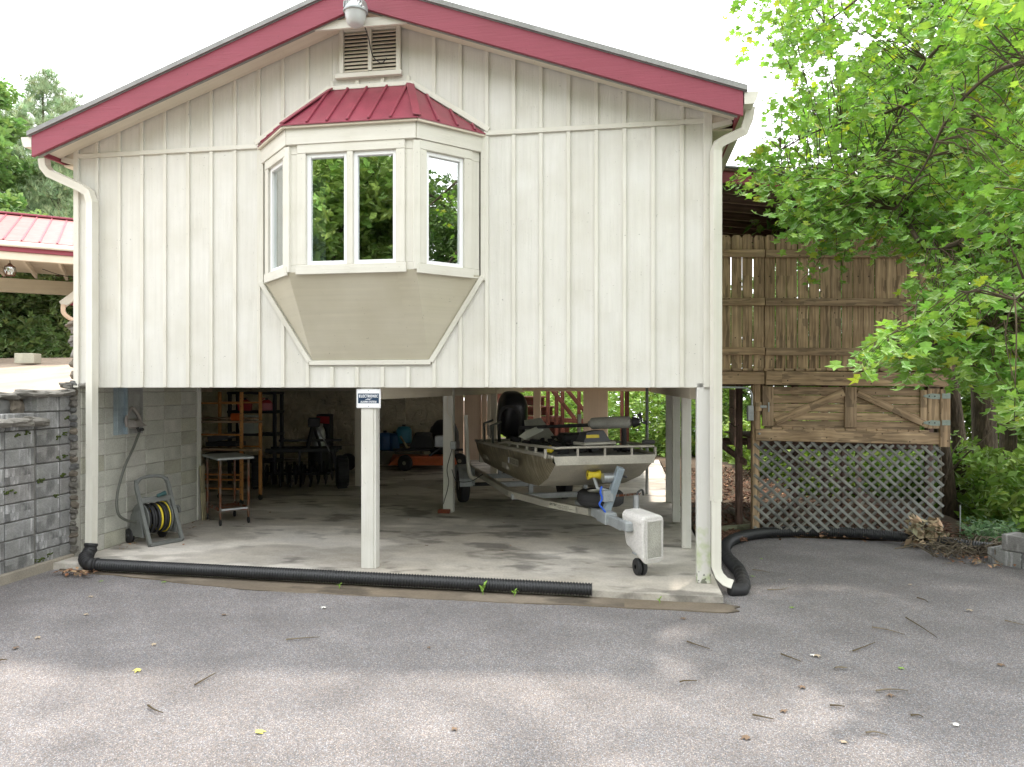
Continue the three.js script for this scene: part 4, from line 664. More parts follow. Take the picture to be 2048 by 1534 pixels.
  single('loose_plank', 'pale plank leaning at the end of the block wall', 'plank', box(0.02, 0.86, 0.12, 0.004, 'y'), M.plankPale, [-6.6, 0.43, -2.52], [0, 0, 0.05]);
}
// rolling table
const wheelG = (r, w) => mv(lathe([[0.25 * r, -w / 2], [0.9 * r, -w / 2], [r, -w / 4], [r, w / 4], [0.9 * r, w / 2], [0.25 * r, w / 2]], 24), 0, 0, 0, 0, 0, Math.PI / 2);
const hubG = (r, w) => mv(lathe([[0, -w * 0.42], [0.5 * r, -w * 0.4], [0.55 * r, -w * 0.3], [0.55 * r, w * 0.3], [0.5 * r, w * 0.4], [0, w * 0.42]], 18), 0, 0, 0, 0, 0, Math.PI / 2);
function wheel(parent, r, w, pos, rot, hub = M.steel, name = 'wheel') { const g = sub(parent, name, pos); g.rotation.set(...(rot || [0, 0, 0])); part(g, 'tyre', wheelG(r, w), M.rubber); part(g, 'rim', hubG(r, w), hub); return g; }
{
  const t = thing('rolling_table', 'grey topped work table on rusty legs with castors', 'table', [-6.12, 0, -2.45], 0.82);
  part(t, 'table_top', box(0.55, 0.035, 0.85, 0.01), M.galv, [0, 1.02, -0.05]); part(t, 'lower_shelf', box(0.42, 0.02, 0.7, 0.004), M.rust, [0, 0.22, -0.05]);
  for (const x of [-0.21, 0.21]) for (const z of [-0.4, 0.3]) { const l = part(t, 'leg', cyl(V(x, 0.1, z), V(x, 1.0, z), 0.018), M.rust); part(l, 'castor', mv(wheelG(0.05, 0.025), x, 0.05, z), M.blackM); }
  for (const x of [-0.2, 0.2]) part(t, 'side_rail', barG(V(x, 0.24, -0.4), V(x, 0.24, 0.3), 0.015, 0.04), M.rust); part(t, 'front_rail', barG(V(-0.2, 0.24, 0.3), V(0.2, 0.24, 0.3), 0.012, 0.03), M.steel);
}
{ // orange scaffold rack
  const f = onY(483, 1012), t = thing('scaffold_rack', 'orange perforated steel scaffold rack loaded with planks', 'rack', [f.x - 0.42, 0, f.z - 0.32]), r = rng(9);
  for (const x of [-0.4, 0.42]) for (const z of [-0.34, 0.32]) { const p = part(t, 'upright', box(0.055, 1.92, 0.04, 0.004, 'y'), M.orange, [x, 1.06, z]); if (z > 0) for (let k = 0; k < 14; k++) part(p, 'hole', cyl(V(0, 0, 0), V(0, 0, 0.004), 0.01, 0.01, 8), M.dark, [0, -0.85 + k * 0.13, 0.0195]); part(t, 'castor', wheelG(0.06, 0.03), M.blackM, [x, 0.06, z]); }
  for (const [y, z] of [[1.82, 0.32], [1.82, -0.34], [1.26, 0.32], [0.55, 0.32], [0.46, 0.32], [0.3, 0.32], [1.0, -0.34]]) part(t, 'rung', box(0.8, 0.03, 0.03, 0.004), M.orange, [0.01, y, z]);
  for (const [y, dx, dz, a] of [[1.48, 0, 0.05, 0.05], [1.53, -0.15, -0.15, -0.1], [0.98, -0.1, 0.1, 0.04], [1.0, 0.1, 0.25, -0.06]]) part(t, 'plank', box(1.1, 0.04, 0.24, 0.005, 'x', r()), deckWood[3], [dx + 0.05, y, dz], [0, a, 0]);
  single('orange_box', 'small orange plastic box on the rack plank', 'box', box(0.2, 0.13, 0.14, 0.02), M.mowerOrange, [f.x - 0.2, 1.57, f.z - 0.2]);
  const tr = thing('tool_tray', 'black tray of tools lying on the rack planks', 'tray', [f.x - 0.45, 1.04, f.z - 0.25]); part(tr, 'tray', box(0.6, 0.08, 0.35, 0.01), M.blackM, [0, 0.04, 0]); part(tr, 'bar_tool', cyl(V(-0.25, 0.1, 0), V(0.3, 0.22, 0.05), 0.015), M.steel); part(tr, 'saw', box(0.5, 0.12, 0.03, 0.006), M.dark, [-0.05, 0.16, 0.05], [0, 0.2, 0.2]);
  single('plastic_tub', 'low black plastic tub under the rack planks', 'tub', box(0.6, 0.13, 0.4, 0.03), M.blackM, [f.x - 0.5, 0.86, f.z - 0.3]);
}
{ // black plastic shelving with cans and bin
  const c = at(512, 800, 15.6), sh = thing('plastic_shelf', 'tall black plastic shelving unit against the stucco wall', 'shelf', [c.x, 0, c.z], 0.1);
  for (const x of [-0.5, 0.5]) for (const z of [-0.2, 0.2]) part(sh, 'upright', box(0.07, 2.0, 0.07, 0.01, 'y'), M.blackM, [x, 1.0, z]);
  for (const y of [0.5, 1.08, 1.57, 1.98]) part(sh, 'shelf_board', box(1.1, 0.06, 0.48, 0.01), M.blackM, [0, y, 0]);
  const can = (px, py, lb, s) => { const p = at(px, py, 15.45), t = thing('gas_can', lb, 'gas can', [p.x, 1.6, p.z], s); part(t, 'can_body', hull([[-0.13, 0, 0.08], [0.13, 0, 0.08], [-0.13, 0, -0.08], [0.13, 0, -0.08], [-0.14, 0.16, 0.08], [0.14, 0.16, 0.08], [-0.14, 0.16, -0.08], [0.14, 0.16, -0.08], [-0.06, 0.23, 0.05], [0.06, 0.23, 0.05], [-0.06, 0.23, -0.05], [0.06, 0.23, -0.05]].map(q => V(...q))), M.redPlastic); part(t, 'cap', cyl(V(0.0, 0.22, 0), V(0, 0.28, 0), 0.03), M.blackM); part(t, 'handle', new THREE.TorusGeometry(0.07, 0.013, 6, 12, Math.PI), M.redPlastic, [-0.03, 0.2, 0]); };
  can(490, 800, 'red plastic gas can with a hose loop on the black shelf', 0.3); can(533, 800, 'upright red plastic gas can at the open end of the black shelf', 0.5);
  const b = at(500, 845, 15.45), bin = thing('storage_bin', 'clear plastic storage bin on the middle of the black shelf', 'bin', [b.x, 1.11, b.z]); part(bin, 'bin_body', hull([[-0.17, 0, 0.14], [0.17, 0, 0.14], [-0.17, 0, -0.14], [0.17, 0, -0.14], [-0.2, 0.36, 0.16], [0.2, 0.36, 0.16], [-0.2, 0.36, -0.16], [0.2, 0.36, -0.16]].map(q => V(...q))), mat([0.42, 0.45, 0.40], { roughness: 0.4 })); part(bin, 'lid', box(0.43, 0.03, 0.35, 0.008), mat([0.5, 0.52, 0.46], { roughness: 0.4 }), [0, 0.375, 0]);
  const b2 = at(548, 850, 15.5); single('paint_bottle', 'small green bottle beside the gas can on the shelf', 'bottle', lathe([[0, 0], [0.05, 0], [0.05, 0.13], [0.02, 0.17], [0.02, 0.2], [0, 0.2]], 12), mat([0.1, 0.25, 0.15]), [b2.x, 1.6, b2.z]);
}
{ // disc harrow
  const c = onY(600, 975), t = thing('disc_harrow', 'black towed disc harrow with knobbly tyres parked on the slab', 'harrow', [c.x, 0, c.z], 0.28), r = rng(14);
  part(t, 'main_frame', box(1.5, 0.08, 0.08, 0.01), M.blackM, [0.05, 0.78, 0.0]); part(t, 'main_frame', box(1.5, 0.08, 0.08, 0.01), M.blackM, [0.05, 0.78, -0.55]);
  for (const x of [-0.6, 0, 0.7]) part(t, 'cross_member', box(0.07, 0.07, 0.6, 0.008, 'z'), M.blackM, [x, 0.75, -0.27]);
  part(t, 'gang_axle', cyl(V(-0.72, 0.3, 0.02), V(0.62, 0.3, 0.12), 0.03), M.blackM); part(t, 'gang_axle', cyl(V(-0.7, 0.3, -0.5), V(0.62, 0.3, -0.62), 0.03), M.blackM);
  for (let k = 0; k < 9; k++) { part(t, 'disc', mv(new THREE.CylinderGeometry(0.22, 0.21, 0.012, 20), 0, 0, 0, 0, 0, Math.PI / 2 - 0.08), M.blackM, [-0.68 + k * 0.155, 0.28, 0.02 + k * 0.011]); part(t, 'disc', mv(new THREE.CylinderGeometry(0.22, 0.21, 0.012, 20), 0, 0, 0, 0, 0, Math.PI / 2 + 0.08), M.blackM, [-0.66 + k * 0.155, 0.28, -0.5 - k * 0.013]); }
  for (const x of [-0.5, 0.0, 0.45]) part(t, 'hanger_arm', box(0.04, 0.46, 0.06, 0.006, 'y'), M.blackM, [x, 0.54, 0.04]);
  for (let k = 0; k < 4; k++) part(t, 'tine', sweep([V(-0.35 + k * 0.2, 0.5, 0.12), V(-0.35 + k * 0.2, 0.3, 0.22), V(-0.35 + k * 0.2, 0.12, 0.2), V(-0.35 + k * 0.2, 0.05, 0.26)], 0.022, 5), M.blackM);
  part(t, 'hitch_mast', barG(V(0.15, 0.8, 0.0), V(0.25, 1.3, -0.12), 0.07, 0.07), M.blackM); part(t, 'hitch_mast', barG(V(0.35, 0.8, -0.5), V(0.25, 1.3, -0.14), 0.05, 0.05), M.blackM); part(t, 'top_link', box(0.24, 0.2, 0.14, 0.02), M.blackM, [0.27, 1.36, -0.13]); part(t, 'steel_rod', cyl(V(0.35, 1.25, -0.1), V(0.62, 0.75, 0.05), 0.014), M.steel); part(t, 'top_rail', box(1.3, 0.05, 0.05, 0.008), M.blackM, [0.2, 0.98, -0.1]); part(t, 'rail_post', box(0.06, 0.35, 0.06, 0.008, 'y'), M.blackM, [-0.4, 0.88, -0.05], [0, 0, -0.3]);
  for (const [x, z] of [[0.88, 0.12], [-0.86, -0.05]]) { const w = wheel(t, 0.33, 0.24, [x, 0.33, z], [0, 0.2, 0], M.blackM); for (let k = 0; k < 18; k++) { const a = k / 18 * Math.PI * 2; part(w, 'tread_lug', box(0.2, 0.03, 0.05, 0.006), M.rubber, [0, Math.cos(a) * 0.335, Math.sin(a) * 0.335], [a, 0, 0]); } }
  part(t, 'wheel_arm', box(0.08, 0.5, 0.1, 0.01, 'y'), M.blackM, [0.72, 0.6, 0.05], [0, 0, 0.2]);
}
{ // sprayer, toolbox, spare wheel, tanks, mower, tarped thing
  const p = onY(637, 948), s = thing('steel_canister', 'tall silver canister standing behind the harrow', 'canister', [p.x, 0.62, p.z]); part(s, 'canister_body', lathe([[0, 0], [0.17, 0], [0.18, 0.03], [0.165, 0.4], [0.13, 0.5], [0.11, 0.52], [0.11, 0.6], [0, 0.62]], 20), M.steel); part(s, 'canister_band', lathe([[0.172, 0.3], [0.18, 0.31], [0.172, 0.33]], 20), M.galv);
  single('oil_drum', 'black drum under the silver canister', 'drum', lathe([[0, 0], [0.24, 0], [0.25, 0.02], [0.25, 0.6], [0.23, 0.62], [0, 0.62]], 20), M.blackM, [p.x, 0, p.z]);
  const q = at(650, 855, 17.6), c = thing('tool_cabinet', 'tall black cabinet with red top panel by the stucco wall', 'cabinet', [q.x, 0, q.z], 0.1); part(c, 'cabinet_body', box(0.34, 1.45, 0.3, 0.02, 'y'), M.blackM, [0, 0.72, 0]); part(c, 'red_panel', box(0.32, 0.18, 0.02, 0.006), M.redPlastic, [0, 1.3, 0.16]);
  for (let k = 0; k < 3; k++) part(c, 'drawer', box(0.3, 0.28, 0.015, 0.006), M.black, [0, 1.02 - k * 0.32, 0.158]);
  const ww = onY(696, 941), w = thing('leaning_wheel', 'small pneumatic wheel with silver hub behind the inner post', 'wheel', [ww.x, 0.22, ww.z], 1.4); part(w, 'tyre', wheelG(0.22, 0.1), M.rubber); part(w, 'rim', hubG(0.22, 0.1), M.steel);
  const tank = (px, py, y, m, lb, k = 1) => { const p = at(px, py, 19.6), t = thing('plastic_drum', lb, 'drum', [p.x, y, p.z]); part(t, 'drum_body', lathe([[0, 0], [0.2 * k, 0], [0.23 * k, 0.04], [0.23 * k, 0.36], [0.17 * k, 0.46], [0.07, 0.48], [0, 0.48]], 20), m); part(t, 'drum_cap', cyl(V(0, 0.47, 0), V(0, 0.53, 0), 0.05), M.blackM); };
  tank(770, 880, 0.38, M.blueTank, 'dark blue plastic drum standing next to the post on the wall ledge'); tank(790, 880, 0.36, M.blueTank, 'dark blue plastic drum standing between the other two drums', 0.9); tank(808, 870, 0.55, M.lightBlue, 'pale turquoise plastic drum on the ledge behind the mower', 0.95);
  single('drum_ledge', 'low concrete ledge carrying the blue drums', 'ledge', box(1.5, 0.36, 0.5, 0.01), M.conc, [at(790, 880, 19.6).x, 0.18, at(790, 880, 19.6).z]); single('drum_stand', 'small timber stand under the turquoise drum', 'stand', box(0.3, 0.19, 0.3, 0.01), deckWood[3], [at(808, 870, 19.6).x, 0.455, at(808, 870, 19.6).z]);
  const mp = onY(845, 938), m = thing('riding_mower', 'orange wide deck mower with black engine by the stucco wall', 'mower', [mp.x, 0, mp.z], 0.15);
  part(m, 'mower_deck', hull([[-0.85, 0.12, 0.25], [0.85, 0.12, 0.25], [-0.95, 0.12, -0.5], [0.95, 0.12, -0.5], [-0.6, 0.33, 0.2], [0.8, 0.33, 0.2], [-0.85, 0.33, -0.5], [0.85, 0.33, -0.5]].map(a => V(...a))), M.mowerOrange); part(m, 'deck_lip', box(1.2, 0.05, 0.03, 0.006), M.mowerOrange, [0.25, 0.33, 0.24]);
  part(m, 'frame_rail', box(1.8, 0.06, 0.08, 0.01), M.blackM, [0.15, 0.5, 0.0]); part(m, 'frame_rail', box(1.4, 0.05, 0.5, 0.01), M.blackM, [0.1, 0.6, -0.3]);
  part(m, 'engine_block', hull([[-0.3, 0.55, 0.2], [0.3, 0.55, 0.2], [-0.3, 0.55, -0.3], [0.3, 0.55, -0.3], [-0.22, 0.86, 0.15], [0.22, 0.86, 0.15], [-0.22, 0.86, -0.25], [0.22, 0.86, -0.25]].map(a => V(...a))), M.blackM, [0.0, 0, 0]); part(m, 'engine_cover', lathe([[0.22, 0], [0.22, 0.06], [0.18, 0.08], [0, 0.08]], 18), M.dark, [0.02, 0.86, -0.05]); part(m, 'engine_block', box(0.34, 0.3, 0.25, 0.02), M.steel, [0.5, 0.72, 0.05]); part(m, 'control_lever', barG(V(-0.35, 0.55, 0.2), V(-0.55, 0.86, 0.15), 0.03, 0.05), M.plankPale);
  part(m, 'strut', barG(V(-0.7, 0.42, 0.1), V(-0.35, 0.62, 0.0), 0.05, 0.05), M.blackM); part(m, 'strut', barG(V(0.2, 0.36, 0.2), V(0.5, 0.58, 0.05), 0.05, 0.05), M.blackM);
  wheel(m, 0.2, 0.12, [-0.38, 0.2, 0.42], [0, Math.PI / 2 - 0.35, 0], M.alu); wheel(m, 0.2, 0.12, [0.95, 0.2, -0.1], [0, Math.PI / 2, 0], M.alu);
  const tp = at(877, 880, 19.4), tg = new THREE.SphereGeometry(0.6, 20, 14), pa = tg.attributes.position; for (let i = 0; i < pa.count; i++) { const x = pa.getX(i), y = pa.getY(i), z = pa.getZ(i), n = 0.8 + 0.4 * n3(x * 4 + 40, y * 2 + 40, z * 4 + 40); pa.setXYZ(i, x * 0.75 * n, Math.max(-0.55, y * 1.1) * n, z * 0.8 * n); } tg.computeVertexNormals();
  single('covered_equipment', 'lumpy dark tarpaulin covered equipment by the tan door', 'tarpaulin', tg, M.blackM, [tp.x + 0.15, 0.6, tp.z]);
  const lf = at(869, 782, 12.5), l = thing('ceiling_fixture', 'small grey trough shaped lamp under the carport ceiling', 'lamp', [lf.x, 2.05, lf.z]); part(l, 'shade', hull([[-0.14, 0.08, 0.1], [0.14, 0.08, 0.1], [-0.14, 0.08, -0.1], [0.14, 0.08, -0.1], [-0.1, -0.03, 0.06], [0.1, -0.03, 0.06], [-0.1, -0.03, -0.06], [0.1, -0.03, -0.06]].map(a => V(...a))), M.galv); part(l, 'mount', box(0.1, 0.05, 0.08, 0.01), M.dark, [0, 0.1, 0]);
  // socket box and cable on the inner post
  const sx = -2.87, sz = -3.77, b = thing('socket_box', 'small grey socket box with trailing black cable on the inner post', 'socket box', [sx, 1.13, sz]); part(b, 'box_body', box(0.09, 0.13, 0.06, 0.008), M.galv, [0.04, 0, 0.02]); part(b, 'cable', sweep([V(0.02, -0.06, 0.03), V(-0.06, -0.4, 0.05), V(-0.03, -0.62, 0.06), V(-0.12, -0.98, 0.06)], 0.007, 5, 24), M.wire); part(b, 'cable', sweep([V(0.02, -0.4, 0.04), V(0.1, -0.58, 0.05), V(0.32, -0.6, 0.0), V(0.5, -0.5, -0.2)], 0.007, 5, 24), M.wire); part(b, 'conduit', sweep([V(0.05, 0.06, 0.02), V(0.02, 0.3, 0.02), V(0.0, 0.48, 0.02), V(-0.05, 0.52, 0.02), V(-0.05, 0.95, 0.02)], 0.007, 5, 20), M.soffit);
  single('brick', 'single red brick at the foot of the inner post', 'brick', box(0.2, 0.06, 0.1, 0.008), mat([0.3, 0.08, 0.045], { map: T.conc, roughness: 0.9 }), [-2.98, 0.03, -3.72]);
}
// ---------- boat on trailer ----------
{
  const TH = 22.5 * Math.PI / 180, base = [0.06, 0, -0.2];
  const B = thing('jon_boat', 'square bowed aluminium jon boat resting on the trailer', 'boat', base, TH);
  const zb = -0.78, st = [[0, 1.27, 0.66, 1.17, 0.63], [-0.35, 1.27, 0.70, 0.96, 0.62], [-0.85, 1.26, 0.74, 0.80, 0.60], [-1.6, 1.24, 0.77, 0.75, 0.60], [-3.0, 1.19, 0.78, 0.74, 0.61], [-4.5, 1.15, 0.76, 0.74, 0.61]];   // z, gunwale y, half width, bottom y, half width
  const surf = (rows, u, flip) => { const pos = [], uv = [], idx = [], m = rows[0].length; let L = 0; rows.forEach((row, i) => { if (i) L += row[0].distanceTo(rows[i - 1][0]); let w = 0; row.forEach((p, k) => { if (k) w += p.distanceTo(row[k - 1]); pos.push(p.x, p.y, p.z); uv.push(L, w); if (i < rows.length - 1 && k < m - 1) { const a = i * m + k, b = a + m; flip ? idx.push(a, b, a + 1, a + 1, b, b + 1) : idx.push(a, a + 1, b, b, a + 1, b + 1); } }); }); const g = new THREE.BufferGeometry(); g.setAttribute('position', new THREE.Float32BufferAttribute(pos, 3)); g.setAttribute('uv', new THREE.Float32BufferAttribute(uv, 2)); g.setIndex(idx); g.computeVertexNormals(); return g; };
  for (const s of [-1, 1]) {
    part(B, 'hull_side', surf(st.map(q => [0, 0.35, 0.7, 1].map(k => V(s * (q[2] + (q[4] - q[2]) * k + 0.025 * Math.sin(k * Math.PI)), q[1] - 0.03 + (q[3] - q[1] + 0.03) * k, zb + q[0]))), 0, s > 0), new THREE.MeshStandardMaterial({ ...{} , color: M.hull.color, map: T.hull, roughness: 0.42, metalness: 0.65, side: THREE.DoubleSide }));
    part(B, 'gunwale', sweep(st.map(q => V(s * q[2], q[1] - 0.012, zb + q[0])), 0.026, 8), M.alu);
    const rail = [0, 1, 2, 3].map(k => V(s * (st[k][2] - 0.02), st[k][1] + 0.1 - k * 0.01, zb + st[k][0])); rail.push(V(s * 0.74, 1.27, zb - 2.3), V(s * 0.75, 1.18, zb - 2.9)); part(B, 'grab_rail', sweep(rail, 0.018, 8, 50), M.alu);
    for (const k of [0.12, 0.55, 1.0, 1.5, 2.0]) part(B, 'rail_post', cyl(V(s * 0.72, 1.24, zb - k), V(s * 0.72, 1.355 - k * 0.03, zb - k), 0.02), M.alu);
  }
  part(B, 'bow_rail', sweep([V(-0.63, 1.37, zb), V(-0.3, 1.375, zb + 0.015), V(0.3, 1.375, zb + 0.015), V(0.63, 1.37, zb)], 0.016, 8, 20), M.alu); for (const x of [-0.35, 0.0, 0.35]) part(B, 'rail_post', cyl(V(x, 1.25, zb + 0.005), V(x, 1.365, zb + 0.01), 0.016), M.alu);
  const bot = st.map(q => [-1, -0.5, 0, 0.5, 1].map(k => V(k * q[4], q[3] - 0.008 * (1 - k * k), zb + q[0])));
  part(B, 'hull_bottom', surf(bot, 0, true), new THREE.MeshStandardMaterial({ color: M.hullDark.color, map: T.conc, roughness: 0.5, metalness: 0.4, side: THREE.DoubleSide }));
  part(B, 'bow_plate', hull([V(-0.66, 1.27, zb), V(0.66, 1.27, zb), V(-0.635, 1.165, zb + 0.01), V(0.635, 1.165, zb + 0.01), V(-0.66, 1.27, zb + 0.03), V(0.66, 1.27, zb + 0.03), V(-0.635, 1.165, zb + 0.035), V(0.635, 1.165, zb + 0.035)]), M.alu);
  part(B, 'fore_deck', hull([V(-0.64, 1.255, zb), V(0.64, 1.255, zb), V(-0.72, 1.24, zb - 1.3), V(0.72, 1.24, zb - 1.3), V(-0.64, 1.235, zb), V(0.64, 1.235, zb), V(-0.72, 1.22, zb - 1.3), V(0.72, 1.22, zb - 1.3)]), M.greyPlastic);
  part(B, 'transom', box(1.4, 0.42, 0.05, 0.01), M.alu, [0, 0.95, zb - 4.5]); part(B, 'floor', box(1.2, 0.02, 3.2, 0), M.hullDark, [0, 0.85, zb - 2.9]);
  for (const z of [-2.4, -3.9]) part(B, 'bench', box(1.42, 0.3, 0.36, 0.02), M.hullDark, [0, 1.0, zb + z]);
  { const C = document.createElement('canvas'); C.width = 512; C.height = 96; const g = C.getContext('2d'); g.fillStyle = '#8f8a78'; g.fillRect(0, 0, 512, 96); g.fillStyle = '#dfe3ee'; g.fillRect(4, 12, 56, 72); g.fillStyle = '#2a4aa0'; g.fillRect(12, 20, 20, 26); g.fillStyle = '#111'; g.font = 'bold 78px sans-serif'; g.fillText('TN 5232 DU', 70, 76, 430); const tx = new THREE.CanvasTexture(C); tx.colorSpace = THREE.SRGBColorSpace; part(B, 'registration_number', new THREE.PlaneGeometry(0.52, 0.1), mat([0.75, 0.75, 0.75], { map: tx, roughness: 0.5 }), [-0.79, 1.06, zb - 1.5], [0, -Math.PI / 2 + 0.045, -0.0]); }
  part(B, 'steering_loop', sweep([V(-0.45, 1.0, zb - 3.9), V(-0.45, 1.62, zb - 3.9), V(-0.36, 1.75, zb - 3.9), V(-0.2, 1.75, zb - 3.9), V(-0.1, 1.62, zb - 3.9), V(-0.1, 1.05, zb - 3.9)], 0.03, 8, 40), M.dark);
  for (const [x, z] of [[-0.68, -3.4], [-0.68, -4.1]]) part(B, 'side_frame_bar', sweep([V(x, 1.15, zb + z), V(x + 0.05, 1.45, zb + z - 0.3), V(x + 0.25, 1.5, zb + z - 0.5)], 0.022, 6), M.greyPlastic);
  for (let k = 0; k < 5; k++) part(B, 'side_frame_rung', cyl(V(-0.66, 1.2 + k * 0.02, zb - 3.45 - k * 0.12), V(-0.62, 1.45, zb - 3.6 - k * 0.14), 0.01, 0.01, 6), M.greyPlastic);
  part(B, 'seat', hull([[-0.2, 0, 0.2], [0.2, 0, 0.2], [-0.2, 0, -0.15], [0.2, 0, -0.15], [-0.17, 0.4, -0.2], [0.17, 0.4, -0.2], [-0.17, 0.05, 0.18], [0.17, 0.05, 0.18]].map(a => V(...a))), mat([0.42, 0.43, 0.36], { map: T.soft, roughness: 0.6 }), [-0.05, 1.2, zb - 2.6], [0, 0.4, 0.1]);
  part(B, 'battery_box', box(0.4, 0.24, 0.3, 0.03), M.blackM, [0.1, 1.33, zb - 1.5]); part(B, 'bow_line_float', mv(new THREE.IcosahedronGeometry(0.05, 2), 0, 0, 0), M.yellow, [-0.55, 1.31, zb - 0.5]); part(B, 'cleat', box(0.16, 0.05, 0.06, 0.01), M.dark, [0.6, 1.42, zb - 0.05]); part(B, 'rod_holder', cyl(V(0.5, 1.25, zb - 0.6), V(0.56, 1.6, zb - 0.75), 0.035), M.dark);
  { const L = [], r = rng(77); for (let k = 0; k < 60; k++) L.push(mv(box(0.06 + r() * 0.12, 0.02 + r() * 0.06, 0.04 + r() * 0.08, 0), jit(0.6, r), 1.27 + r() * 0.05, zb - 0.4 - r() * 2.2, jit(0.4, r), r() * 6, jit(0.4, r))); const o = part(B, 'loose_gear', merge(L), M.blackM); o.userData.kind = 'stuff'; }
  const O = thing('outboard_motor', 'tall black outboard motor tilted up at the stern of the boat', 'outboard motor', base, TH);
  { const g = new THREE.SphereGeometry(0.5, 28, 20), p = g.attributes.position; for (let i = 0; i < p.count; i++) { const x = p.getX(i), y = p.getY(i), z = p.getZ(i), sq = (v) => Math.sign(v) * Math.pow(Math.abs(v) * 2, 0.62) / 2; p.setXYZ(i, sq(x) * 0.52 * (1 - 0.18 * y), sq(y) * 0.86, sq(z) * 0.72); } g.computeVertexNormals(); part(O, 'cowling', g, M.motorBlack, [-0.02, 1.6, zb - 4.75], [0.12, 0, 0]); }
  part(O, 'cowl_band', mv(lathe([[0.25, -0.02], [0.262, 0], [0.25, 0.02]], 24), -0.02, 1.25, zb - 4.75), M.dark); part(O, 'mid_section', box(0.2, 0.8, 0.3, 0.04, 'y'), M.motorBlack, [0, 0.9, zb - 4.85]); part(O, 'gear_case', sweep([V(0, 0.5, zb - 4.65), V(0, 0.48, zb - 4.9), V(0, 0.48, zb - 5.15)], (t) => 0.03 + 0.06 * Math.sin((0.15 + t * 0.75) * Math.PI), 10, 12), M.motorBlack); part(O, 'clamp_bracket', box(0.3, 0.3, 0.14, 0.02), M.blackM, [0, 1.1, zb - 4.6]);
  for (let k = 0; k < 3; k++) part(O, 'propeller_blade', hull([V(0, 0, 0), V(0.04, 0.16, 0.02), V(-0.06, 0.15, -0.02), V(0.03, 0.02, 0.02), V(-0.03, 0.04, -0.02)]), M.blackM, [0, 0.48, zb - 5.18], [0, 0, k * 2.094]);
  const TM = thing('trolling_motor', 'folded trolling motor with grey pod lying on the bow deck', 'trolling motor', base, TH);
  part(TM, 'shaft', cyl(V(-0.62, 1.52, zb - 1.75), V(0.05, 1.62, zb - 0.45), 0.024), M.blackM); part(TM, 'motor_pod', sweep([V(-0.02, 1.63, zb - 0.5), V(0.05, 1.64, zb - 0.42), V(0.28, 1.655, zb - 0.3), V(0.42, 1.66, zb - 0.24), V(0.47, 1.66, zb - 0.22)], (t) => t < 0.06 ? 0.04 : t > 0.95 ? 0.045 : 0.075, 14, 24), mat([0.36, 0.36, 0.33], { map: T.soft, roughness: 0.4 }));
  part(TM, 'pod_nose', sweep([V(0.46, 1.66, zb - 0.22), V(0.54, 1.665, zb - 0.18)], (t) => 0.075 - 0.03 * t, 12, 6), M.blackM); for (const a of [0.4, 2.5, 4.6]) part(TM, 'propeller_blade', hull([V(0, 0, 0), V(0.02, 0.13, 0.015), V(-0.03, 0.12, -0.015), V(0.02, 0.03, 0.01)]), M.blackM, [0.56, 1.66, zb - 0.17], [0, 0.5, a]);
  part(TM, 'control_head', hull([[-0.2, 0, 0.09], [0.22, 0, 0.09], [-0.2, 0, -0.09], [0.22, 0, -0.09], [-0.14, 0.12, 0.07], [0.12, 0.14, 0.07], [-0.14, 0.12, -0.07], [0.12, 0.14, -0.07]].map(a => V(...a))), M.black, [-0.05, 1.42, zb - 0.3], [0, 0.3, 0]); part(TM, 'yellow_badge', box(0.2, 0.04, 0.006, 0.002), M.yellow, [-0.08, 1.49, zb - 0.205], [-0.2, 0.3, 0.05]); part(TM, 'mount_plate', box(0.5, 0.04, 0.25, 0.01), M.alu, [-0.02, 1.4, zb - 0.3], [0, 0.3, 0]);
  part(TM, 'foot_pad', hull([[-0.18, 0, 0.07], [0.18, 0, 0.07], [-0.18, 0, -0.07], [0.18, 0, -0.07], [-0.1, 0.08, 0], [0.14, 0.06, 0]].map(a => V(...a))), mat([0.45, 0.46, 0.4], { roughness: 0.5 }), [-0.55, 1.46, zb - 1.4], [0.3, 0.5, 0.2]);
  // trailer
  const t = thing('boat_trailer', 'galvanised boat trailer with winch post and spare tyre', 'trailer', base, TH);
  const rail = (s) => sweep([V(s * 0.05, 0.52, -1.15), V(s * 0.4, 0.52, -1.9), V(s * 0.72, 0.55, -2.7), V(s * 0.74, 0.56, -3.2), V(s * 0.74, 0.56, -6.2)], 0.062, 4, 0, true); for (const s of [-1, 1]) part(t, 'frame_rail', rail(s), M.alu);
  part(t, 'tongue', barG(V(0, 0.52, -0.18), V(0, 0.52, -1.8), 0.09, 0.11, 0.008), M.galv); part(t, 'coupler', box(0.1, 0.12, 0.26, 0.02), M.galv, [0, 0.54, -0.12]);
  for (const z of [-2.6, -3.9, -5.0]) part(t, 'cross_member', box(1.48, 0.08, 0.07, 0.008), M.galv, [0, 0.52, z]);
  part(t, 'axle', cyl(V(-0.95, 0.32, -5.45), V(0.95, 0.32, -5.45), 0.035), M.dark);
